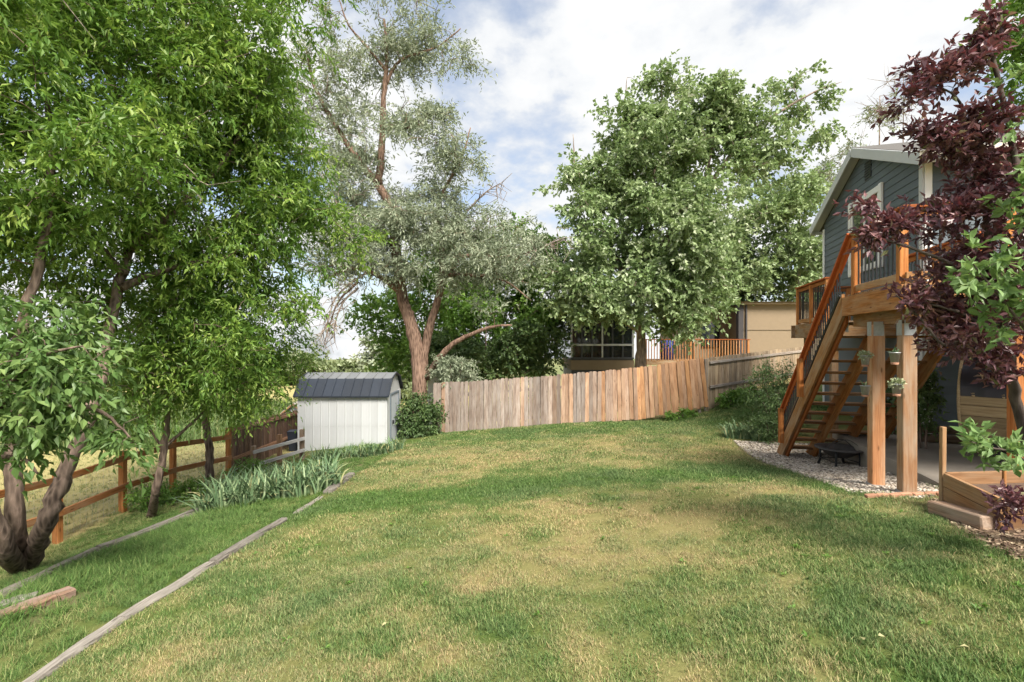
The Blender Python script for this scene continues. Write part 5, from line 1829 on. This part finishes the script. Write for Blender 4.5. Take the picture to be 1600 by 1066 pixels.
# fascia boards
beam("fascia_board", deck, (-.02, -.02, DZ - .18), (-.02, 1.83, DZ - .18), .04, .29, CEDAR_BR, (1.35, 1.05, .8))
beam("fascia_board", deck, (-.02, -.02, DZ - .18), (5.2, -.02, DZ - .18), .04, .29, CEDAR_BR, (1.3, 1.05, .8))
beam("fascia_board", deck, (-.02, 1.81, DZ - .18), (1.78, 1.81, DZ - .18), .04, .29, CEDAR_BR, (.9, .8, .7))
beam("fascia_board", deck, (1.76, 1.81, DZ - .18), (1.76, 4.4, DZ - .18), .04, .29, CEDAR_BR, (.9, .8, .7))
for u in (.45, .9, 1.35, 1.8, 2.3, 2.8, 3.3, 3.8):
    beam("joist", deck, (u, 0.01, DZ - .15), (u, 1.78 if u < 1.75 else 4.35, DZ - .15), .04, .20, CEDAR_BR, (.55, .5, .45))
beam("support_beam", deck, (.13, .02, 2.27), (.13, 1.75, 2.27), .09, .20, CEDAR_BR, (.9, .8, .7))
beam("support_beam", deck, (.2, .27, 2.27), (4.9, .27, 2.27), .09, .20, CEDAR_BR, (.9, .8, .7))
sup = [((.14, .14), .153, CEDAR_POST, (1, 1, 1)), ((.03, .78), .153, CEDAR_POST, (1.0, .88, .8)), ((1.24, .25), .16, CEDAR, (1.15, 1, .9)), ((3.6, .27), .15, CEDAR, (1, 1, 1))]


def uv_of(px, Y):
    X = (px - 800) / FPX * Y
    r_ = np.array([X, Y]) - BC
    return float(r_ @ EU), float(r_ @ ED)


sup[0] = (uv_of(1417, 5.93), .153, CEDAR_POST, (1, 1, 1))
sup[1] = (uv_of(1369, 6.52), .153, CEDAR_POST, (1.0, .86, .76))
for (u, v), w, m_, cc in sup:
    x, y = UV(u, v)
    zb = hz(x, y) - .05
    po = beam("support_post", deck, (u, v, zb), (u, v, 2.17), w, w, m_, cc, b=.008, up=(0, 1, 0))
    for du, dv in ((-1, 0), (0, -1)):
        a = Acc()
        if du:
            a.box((-.006, -.06, -.13), (.0, .06, .06))
            lc = (u - w / 2 - .001, v, 2.15)
        else:
            a.box((-.06, -.006, -.13), (.06, .0, .06))
            lc = (u, v - w / 2 - .001, 2.15)
        link("post_bracket", a.mesh("post_bracket"), deck, ZINC, lc)
    a = Acc()
    a.box((-w / 2 - .012, -w / 2 - .012, 0), (w / 2 + .012, w / 2 + .012, .10))
    link("post_base", a.mesh("post_base"), deck, ZINC, (u, v, zb - .02))
ur, vr_ = 1.72, 3.9
beam("support_post", deck, (ur, vr_, .0), (ur, vr_, 2.5), .10, .10, CEDAR_DK, (1.3, 1.1, 1.0), up=(0, 1, 0))


def railing(parent, p0, p1, zf, posts, hr=0.90, step=0.115, pw_=.092, ends=True):
    """posts: fractions along the run"""
    p0, p1 = np.array(p0, float), np.array(p1, float)
    ln = float(np.linalg.norm(p1 - p0))
    d_ = (p1 - p0) / ln
    e0, e1 = p0 - d_ * .06, p1 + d_ * .06
    rl = beam("railing", parent, (*e0, zf + hr), (*e1, zf + hr), .14, .038, CEDAR_DK, (1.3, 1.25, 1.2))
    for f in posts:
        p = p0 + (p1 - p0) * f
        beam("rail_post", None, (p[0], p[1], zf - .02), (p[0], p[1], zf + hr - .03), pw_, pw_, CEDAR, (1.25, 1.1, .9), up=(0, 1, 0), part=rl)
    beam("upper_rail", None, (*p0, zf + hr - .075), (*p1, zf + hr - .075), .04, .085, CEDAR, (1, .85, .7), part=rl)
    beam("lower_rail", None, (*p0, zf + .07), (*p1, zf + .07), .04, .095, CEDAR_BR, (1.2, 1.1, 1.0), part=rl)
    k = step
    while k < ln:
        p = p0 + d_ * k
        if all(abs(k - f * ln) > .06 for f in posts):
            beam("baluster", None, (p[0], p[1], zf + .08), (p[0], p[1], zf + hr - .09), .019, .019, BLACK, b=.002, part=rl)
        k += step


railing(deck, (.03, .13), (.03, 1.50), DZ, (0.0, 1.0), hr=.89)
railing(deck, (.03, .05), (5.0, .05), DZ, (.2, .4, .6, .8), hr=.89)
railing(deck, (1.80, 1.95), (1.80, 4.3), DZ, (0.02, .5, 1.0), hr=.89)
# far wing of the deck along the gable
fu, fv = uv_of(1245, 13.0)
DZ2 = 2.40
v = fv - 2.3
while v < fv:
    beam("deck_board", deck, (fu, v, DZ2 - .02), (2.2, v, DZ2 - .02), .138, .036, CEDAR_BR)
    v += .145
beam("fascia_board", deck, (fu - .12, fv + .05, DZ2 - .2), (2.2, fv + .05, DZ2 - .2), .04, .34, CEDAR_BR)
beam("fascia_board", deck, (fu - .02, fv - 2.3, DZ2 - .2), (fu - .02, fv + .05, DZ2 - .2), .04, .34, CEDAR_BR)
beam("fascia_board", deck, (fu - .12, fv - 2.33, DZ2 - .2), (2.2, fv - 2.33, DZ2 - .2), .04, .34, CEDAR_BR, (.9, .85, .75))
railing(deck, (fu + .03, fv - .03), (fu + .03, fv - 2.25), DZ2, (0, .5, 1.0), hr=.97)
railing(deck, (fu + .03, fv - .03), (2.1, fv - .03), DZ2, (1.0,), hr=.97)
for u_, v_ in ((fu + .2, fv - .2), (fu + .2, fv - 2.1)):
    x, y = UV(u_, v_)
    beam("support_post", deck, (u_, v_, hz(x, y) - .1), (u_, v_, DZ2 - .3), .14, .14, CEDAR_BR)

# ------------------------------------------------------------------ the staircase (falls away from the viewer)
st_top = UV(-0.02, 1.83)
bx_, by_ = 5.76, 10.4
zb = hz(bx_, by_) + .0
sang = math.atan2(bx_ - st_top[0], by_ - st_top[1])
stair = empty("deck_staircase", (st_top[0], st_top[1], 0.0), -sang, "steep open-riser cedar staircase leading down from the deck to the gravel", "staircase")
RUN = math.hypot(bx_ - st_top[0], by_ - st_top[1])
zt = DZ - .02
N = 14
SWD = 1.58
rise = (zt - zb) / (N + 1)
run = RUN / (N + 1)


def stringer(x, th, mat, color, drop=0.0):
    """2x12 board set on the slope, cut plumb at the top and level at the bottom"""
    m_ = Acc()
    h = 0.36
    sl = (zt - zb) / RUN
    pts = [(0, zt + .05), (0, zt - h + .02), (RUN - (h - .0) / sl * .0 + .02, zb - h - .02 + 0.0)]
    top0, top1 = zt + .04 - drop, zb + .07 - drop
    # top edge from (0, top0) to (RUN, top1); bottom edge parallel, lower by h, clipped at the ground
    yb0 = 0.0
    zb0 = top0 - h
    yclip = (zb0 - (zb - .03)) / sl
    yt1 = RUN - 0.02
    pl = [(0, zb0), (yclip, zb - .03), (yt1, zb - .03), (yt1, max(top1, zb + .02)), (0, top0)]
    n = len(pl)
    # frame with local x along the slope for the grain
    ang_ = math.atan2(-(zt - zb), RUN)
    c, s = math.cos(ang_), math.sin(ang_)
    v = []
    for xx in (-th / 2, th / 2):
        for y, z in pl:
            v.append((y * c + (z - zt) * s, xx, -y * s + (z - zt) * c))
    me = bpy.data.meshes.new("stringer")
    me.from_pydata(v, [], [tuple(range(n)), tuple(range(2 * n - 1, n - 1, -1))] + [(i, n + i, n + (i + 1) % n, (i + 1) % n) for i in range(n)])
    me.materials.append(mat)
    o = bpy.data.objects.new("stringer", me)
    COL.objects.link(o)
    o.parent = stair
    M = Matrix(((0, -1, 0), (c, 0, -s), (s, 0, c))).to_4x4()
    X = Vector((0, c, s))
    Y = Vector((1, 0, 0))
    Z = Vector((0, -s, c))
    M = Matrix((X, Y, Z)).transposed().to_4x4()
    M.translation = Vector((x, 0, zt))
    o.matrix_local = M
    o.color = (*color, 1)


stringer(0.0, .042, CEDAR_BR, (1.15, 1.05, .95))
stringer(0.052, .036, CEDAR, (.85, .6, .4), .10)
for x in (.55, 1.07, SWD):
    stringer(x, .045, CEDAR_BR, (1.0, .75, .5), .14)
for k in range(N):
    y = run * (k + .5)
    z = zt - rise * (k + 1)
    for dy in (-.065, .065):
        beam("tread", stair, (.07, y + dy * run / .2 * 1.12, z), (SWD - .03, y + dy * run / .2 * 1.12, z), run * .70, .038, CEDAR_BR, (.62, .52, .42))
# stair railing on the left: sloped rails and black balusters
sl = (zt - zb) / RUN


def srail(name, y0, y1, hh, w, h, mat, color):
    beam(name, stair, (0.0, y0, zt - sl * y0 + hh), (0.0, y1, zt - sl * y1 + hh), w, h, mat, color)


ya, yz = -0.30, RUN - .28
srail("top_rail", ya + .02, yz, .63, .14, .04, CEDAR_DK, (1.25, 1.0, .9))
srail("upper_rail", ya + .02, yz - .02, .56, .042, .085, CEDAR_DK, (1.5, 1.3, 1.0))
srail("lower_rail", .1, yz - .05, .13, .035, .05, BLACK, None)
for y, ex_ in ((yz - .12, 0), (RUN * .52, 0)):
    zz = zt - sl * y
    beam("rail_post", stair, (-.065, y, zz - .12), (-.065, y, zz + .60), .09, .09, CEDAR, (1.25, 1.05, .8), up=(0, 1, 0))
k = .12
while k < yz - .1:
    zz = zt - sl * k
    beam("baluster", stair, (0.0, k, zz + .13), (0.0, k, zz + .54), .019, .019, BLACK, b=.002)
    k += .085
# right-hand rail
for y in (.1, RUN * .5, RUN - .4):
    zz = zt - sl * y
    beam("rail_post", stair, (SWD + .06, y, zz - .12), (SWD + .06, y, zz + .60), .09, .09, CEDAR, (1.1, .95, .75), up=(0, 1, 0))
beam("top_rail", stair, (SWD, .05, zt - sl * .05 + .63), (SWD, yz, zt - sl * yz + .63), .14, .04, CEDAR_DK, (1.25, 1, .9))
a = Acc()
a.box((-.004, -.05, -.13), (.0, .05, .13))
link("hanger_plate", a.mesh("hanger_plate"), stair, ZINC, (.08, .06, zt - .42))

# ------------------------------------------------------------------ things on the deck posts and patio
def pot(px, py, Y, label, plant):
    p = P(px, py, Y)
    r = empty("hanging_pot", p, 0, label, "pot", "metal pots hung on the deck posts")
    a = Acc()
    a.lathe([(0, -.075), (.036, -.075), (.056, .055), (.061, .055), (.061, .066), (.052, .066), (.05, .04), (0, .04)], 18)
    link("pot", a.mesh("pot", True), r, ZINC)
    a = Acc()
    a.lathe([(.037, -.085), (.043, -.06), (.041, -.058), (.034, -.085)], 18)
    link("base_band", a.mesh("base_band", True), r, BRICK)
    a = Acc()
    a.tube([(.055, .02, .03), (.10, .05, .06), (.12, .08, .03)], .005, 5)
    link("hook", a.mesh("hook"), r, BLACK)
    rr = np.random.default_rng(int(px))
    if plant == 'spiky':
        me = iris_mesh(16, .07, .15, .025, random.Random(int(px)))
        o = link("plant", me, r, IRISM, (0, 0, .04))
        o.scale = (.8, .8, .8)
    else:
        n = 150
        d_ = unit(rr.normal(size=(n, 3)) * [1, 1, .6] + [0, 0, .4])
        c = d_ * rr.uniform(.02, .075, (n, 1)) + [0, 0, .055]
        v = leaf_quads(c, unit(d_ + rr.normal(size=(n, 3)) * .3), unit(rr.normal(size=(n, 3)) + [0, 0, 1]), np.full(n, .034), np.full(n, .026))
        link("plant", fast_mesh("plant", v, [np.arange(n * 4).reshape(-1, 4)], {"rnd": ('FACE', rr.uniform(0.3, 1, n))}), r, SUCC)


SUCC = leafmat("leaf_succulent", [(0.0, (0.17, 0.22, 0.12)), (0.6, (0.30, 0.35, 0.20)), (1.0, (0.46, 0.47, 0.30))], (0.3, 0.35, 0.15), 0.15)
pot(1352, 563, 6.40, "upper pot on the left tall post, with trailing pale succulents", 'soft')
pot(1352, 610, 6.40, "lower pot on the left tall post, with spiky leaves", 'spiky')
pot(1398, 559, 5.85, "upper tilted pot on the right tall post, with small spiky leaves", 'spiky')
pot(1401, 608, 5.85, "lower pot on the right tall post, with grey-green succulents", 'soft')

fp = ray_ground(1312, 728)
fz = hz(fp[0], fp[1])
fire = empty("fire_pit", (fp[0], fp[1], fz), .3, "round black steel fire pit bowl on legs beneath the stairs", "fire pit")
a = Acc()
a.lathe([(0, .16), (.15, .17), (.26, .24), (.305, .31), (.40, .315), (.405, .33), (.395, .34), (.30, .335), (.25, .26), (.14, .195), (0, .185)], 28)
link("bowl", a.mesh("bowl", True), fire, RUST)
for k in range(4):
    th = k * PI / 2 + .5
    c, s = math.cos(th), math.sin(th)
    a = Acc()
    a.tube([(c * .30, s * .30, .30), (c * .31, s * .31, .2), (c * .30, s * .30, .1), (c * .34, s * .34, -.02)], [.022, .02, .02, .026], 6)
    link("leg", a.mesh("leg", True), fire, BLACK)
a = Acc()
for k in range(4):
    th = k * PI / 2 + .5
    th2 = th + PI / 2
    pts = [(math.cos(th + (th2 - th) * f) * (.31 - .12 * math.sin(f * PI)), math.sin(th + (th2 - th) * f) * (.31 - .12 * math.sin(f * PI)), .10) for f in np.linspace(0, 1, 7)]
    a.tube(pts, .008, 5)
link("brace_ring", a.mesh("brace_ring", True), fire, BLACK)
a = Acc()
pts = [(-.3 + .6 * f, 0, .335 + .15 * math.sin(f * PI)) for f in np.linspace(0, 1, 11)]
a.tube(pts, .008, 5)
a.tube([(y * .8, x, z) for x, y, z in [(p[0], .25, p[2] - .03) for p in pts]], .006, 5)
link("screen_hoop", a.mesh("screen_hoop", True), fire, RUST)

# barrel sauna under the deck
bxw, byw = (1516 - 800) / FPX * 8.05, 8.05
RB_ = 0.80
barrel = empty("barrel_sauna", (bxw, byw, pz), math.radians(-53), "round wooden barrel sauna with a black cover beneath the deck", "sauna")
BLN = 2.0
ns_ = 30
stv = Acc()
w_ = 2 * PI * RB_ / ns_ * .965
smesh = box_mesh(BLN, w_, .045, .006, STAVE)
zc = RB_ + .14
for k in range(ns_):
    th = k / ns_ * 2 * PI
    y, z = math.cos(th) * RB_, math.sin(th) * RB_
    o = bpy.data.objects.new("stave", smesh)
    COL.objects.link(o)
    o.parent = barrel
    X, Zr = Vector((1, 0, 0)), Vector((0, math.cos(th), math.sin(th)))
    M = Matrix((X, Zr.cross(X), Zr)).transposed().to_4x4()
    M.translation = Vector((0, y, zc + z))
    o.matrix_local = M
    o.color = (*((fr.uniform(.8, 1.15),) * 3), 1)
for x in (.0, .62, 1.25, 1.9):
    a = Acc()
    th = np.linspace(0, 2 * PI, 41)
    a.tube(np.stack([np.full(41, x), np.cos(th) * (RB_ + .028), zc + np.sin(th) * (RB_ + .028)], -1), .022 if x == 0 else .007, 6, False)
    link("hoop", a.mesh("hoop", True), barrel, STAVE if x == 0 else BLACK)
a = Acc()
th = np.linspace(0, 2 * PI, 41)[:-1]
v = np.stack([np.full(40, .12), np.cos(th) * (RB_ - .02), zc + np.sin(th) * (RB_ - .02)], -1)
a.add(np.vstack([v, [[.12, 0, zc]]]), None, [(40, k, (k + 1) % 40) for k in range(40)])
link("end_wall", a.mesh("end_wall"), barrel, STAVE)
a = Acc()
th = np.linspace(PI * .12, PI * .98, 22)
xs = np.linspace(.02, BLN + .05, 26)
rr = np.random.default_rng(2)
tv = np.zeros((26, 22, 3))
for i_, x in enumerate(xs):
    rad = RB_ + .04 + .012 * np.sin(x * 17 + th * 5) + .010 * np.sin(x * 41 - th * 9) + rr.normal(0, .004, 22)
    tv[i_] = np.stack([np.full(22, x), -np.cos(th) * rad * -1, zc + np.sin(th) * rad], -1)
idx = np.arange(26 * 22).reshape(26, 22)
a.add(tv.reshape(-1, 3), np.stack([idx[:-1, :-1], idx[:-1, 1:], idx[1:, 1:], idx[1:, :-1]], -1).reshape(-1, 4))
link("cover", a.mesh("cover", True), barrel, TARP)
for x in (.35, 1.5):
    a = Acc()
    pl = [(-.55, 0), (.55, 0), (.62, .42)] + [(math.cos(t_) * (RB_ + .03), zc + math.sin(t_) * (RB_ + .03)) for t_ in np.linspace(-.72, PI + .72 - 2 * PI, 12)[0:12]] + [(-.62, .42)]
    pl = [(-.6, 0), (.6, 0), (.62, .36)] + [(math.sin(q_) * (RB_ + .03), zc - math.cos(q_) * (RB_ + .03)) for q_ in np.linspace(.72, -.72, 11)] + [(-.62, .36)]
    n = len(pl)
    v = [(x, y, z) for y, z in pl] + [(x + .09, y, z) for y, z in pl]
    me = bpy.data.meshes.new("cradle")
    me.from_pydata(v, [], [tuple(range(n)), tuple(range(2 * n - 1, n - 1, -1))] + [(k, n + k, n + (k + 1) % n, (k + 1) % n) for k in range(n)])
    link("cradle", me, barrel, BLACK)
# old sleepers along the wall
for k, (u_, v_, l_, z_, lab) in enumerate(((1.75, 3.75, 1.35, .08, "lower dark timber stacked against the grey wall behind the patio"), (1.85, 3.85, 1.2, .22, "upper dark timber stacked against the grey wall behind the patio"))):
    x, y = UV(u_, v_)
    x2, y2 = UV(u_ + l_, v_)
    o = beam("stacked_timber", None, (x, y, pz + z_), (x2, y2, pz + z_), .15, .13, OLDTIE, (.55, .5, .45), b=.015)
    tag(o, lab, "timber", "dark timbers by the wall")

# planter box, stake and railroad tie at the right
pc = P(1477, 788, 5.05)
pc[2] = hz(pc[0], pc[1])
fcn = P(1567, 805, 4.22)
fcn[2] = hz(fcn[0], fcn[1])
side = fcn - pc
planter = empty("planter_box", pc, 0, "raised planter box of raw wooden boards at the right edge", "planter")
z0 = .10
perp = np.array([1.0, .10, 0])
for k, (zz, cc) in enumerate(((z0 + .07, (.85, .68, .5)), (z0 + .215, (1.02, .86, .68)))):
    beam("board", planter, (0, 0, zz), (side[0], side[1], zz), .038, .138, PINE, cc)
    beam("board", planter, (0.03, .02, zz + .002), (perp[0] * 1.6, perp[1] * 1.6, zz + .002), .038, .138, PINE, (.75, .62, .5))
    beam("board", planter, (side[0] + .03, side[1] + .01, zz + .001), (side[0] + perp[0] * 1.6, side[1] + perp[1] * 1.6, zz + .001), .038, .138, PINE, (.5, .38, .28))
a = Acc()
v = [(0.02, 0, z0 + .16), (1.6, .16, z0 + .16), (side[0] + 1.6, side[1] + .16, z0 + .16), (side[0] + .02, side[1], z0 + .16)]
a.add(v, [(3, 2, 1, 0)])
link("soil", a.mesh("soil"), planter, SOIL)
sp_ = P(1472, 770, 5.15)
sz = hz(sp_[0], sp_[1])
o = beam("wooden_stake", None, (sp_[0], sp_[1], sz - .1), (sp_[0] + .01, sp_[1], P(1472, 667, 5.15)[2]), .045, .045, PINE, (1.05, .95, .8), up=(0, 1, 0))
tag(o, "pale square wooden stake standing at the planter's left corner", "stake")
s2 = P(1569, 780, 4.3)
o = beam("wooden_stake", None, (s2[0], s2[1], hz(s2[0], s2[1])), (s2[0], s2[1], P(1569, 728, 4.3)[2]), .025, .025, CEDAR, None, up=(0, 1, 0))
tag(o, "thin brown stake at the planter's right corner", "stake")
ta, tb = P(1462, 802, 4.95), P(1549, 828, 4.28)
ta[2], tb[2] = hz(ta[0], ta[1]) + .05, hz(tb[0], tb[1]) + .05
o = beam("railroad_tie", None, ta, tb, .16, .15, OLDTIE, (1.15, 1.0, .9), b=.012)
tag(o, "weathered railroad tie lying in front of the planter box", "timber")
# brick edging along the gravel
ea, eb = P(1352, 777, 5.75), P(1478, 768, 5.75)
n = 7
for k in range(n):
    p = ea + (eb - ea) * (k + .5) / n
    p[2] = hz(p[0], p[1]) + .015
    d_ = (eb - ea) / np.linalg.norm(eb - ea) * .065
    o = beam("edging_brick", None, p - d_ + [0, fr.uniform(-.02, .02), 0], p + d_, .06, .06, BRICK, (fr.uniform(.8, 1.2),) * 3, b=.006)
    tag(o, ORD[k if k < 6 else 7] + " reddish edging brick along the gravel by the tall posts", "brick", "edging bricks")
# a few pale fallen leaves on the lawn
LEAFDRY = plain("leaf_dry_pale", (0.30, 0.28, 0.14), 0.7)
for k, (px, py, lab) in enumerate([(1372, 1010, "pale yellow leaf lying alone on the lawn near the bottom right"), (1350, 1014, "small pale leaf just left of another on the lawn"),
                                   (1515, 1030, "pale leaf on the lawn nearest the bottom right corner"), (605, 985, "tiny pale leaf on the lawn left of the middle")]):
    g = ray_ground(px, py)
    vv = leaf_quads(np.zeros((1, 3)), np.array([[1.0, 0, .1]]), np.array([[0, .2, 1.0]]), np.array([.042]), np.array([.03]))
    me = fast_mesh("fallen_leaf", vv, [np.array([[0, 1, 2, 3]])], {"rnd": ('FACE', [.9])})
    o = link("fallen_leaf", me, None, LEAFDRY, (g[0], g[1], hz(g[0], g[1]) + .045), (.3, .2, k * 1.3))
    tag(o, lab, "leaf", "fallen leaves on the lawn")
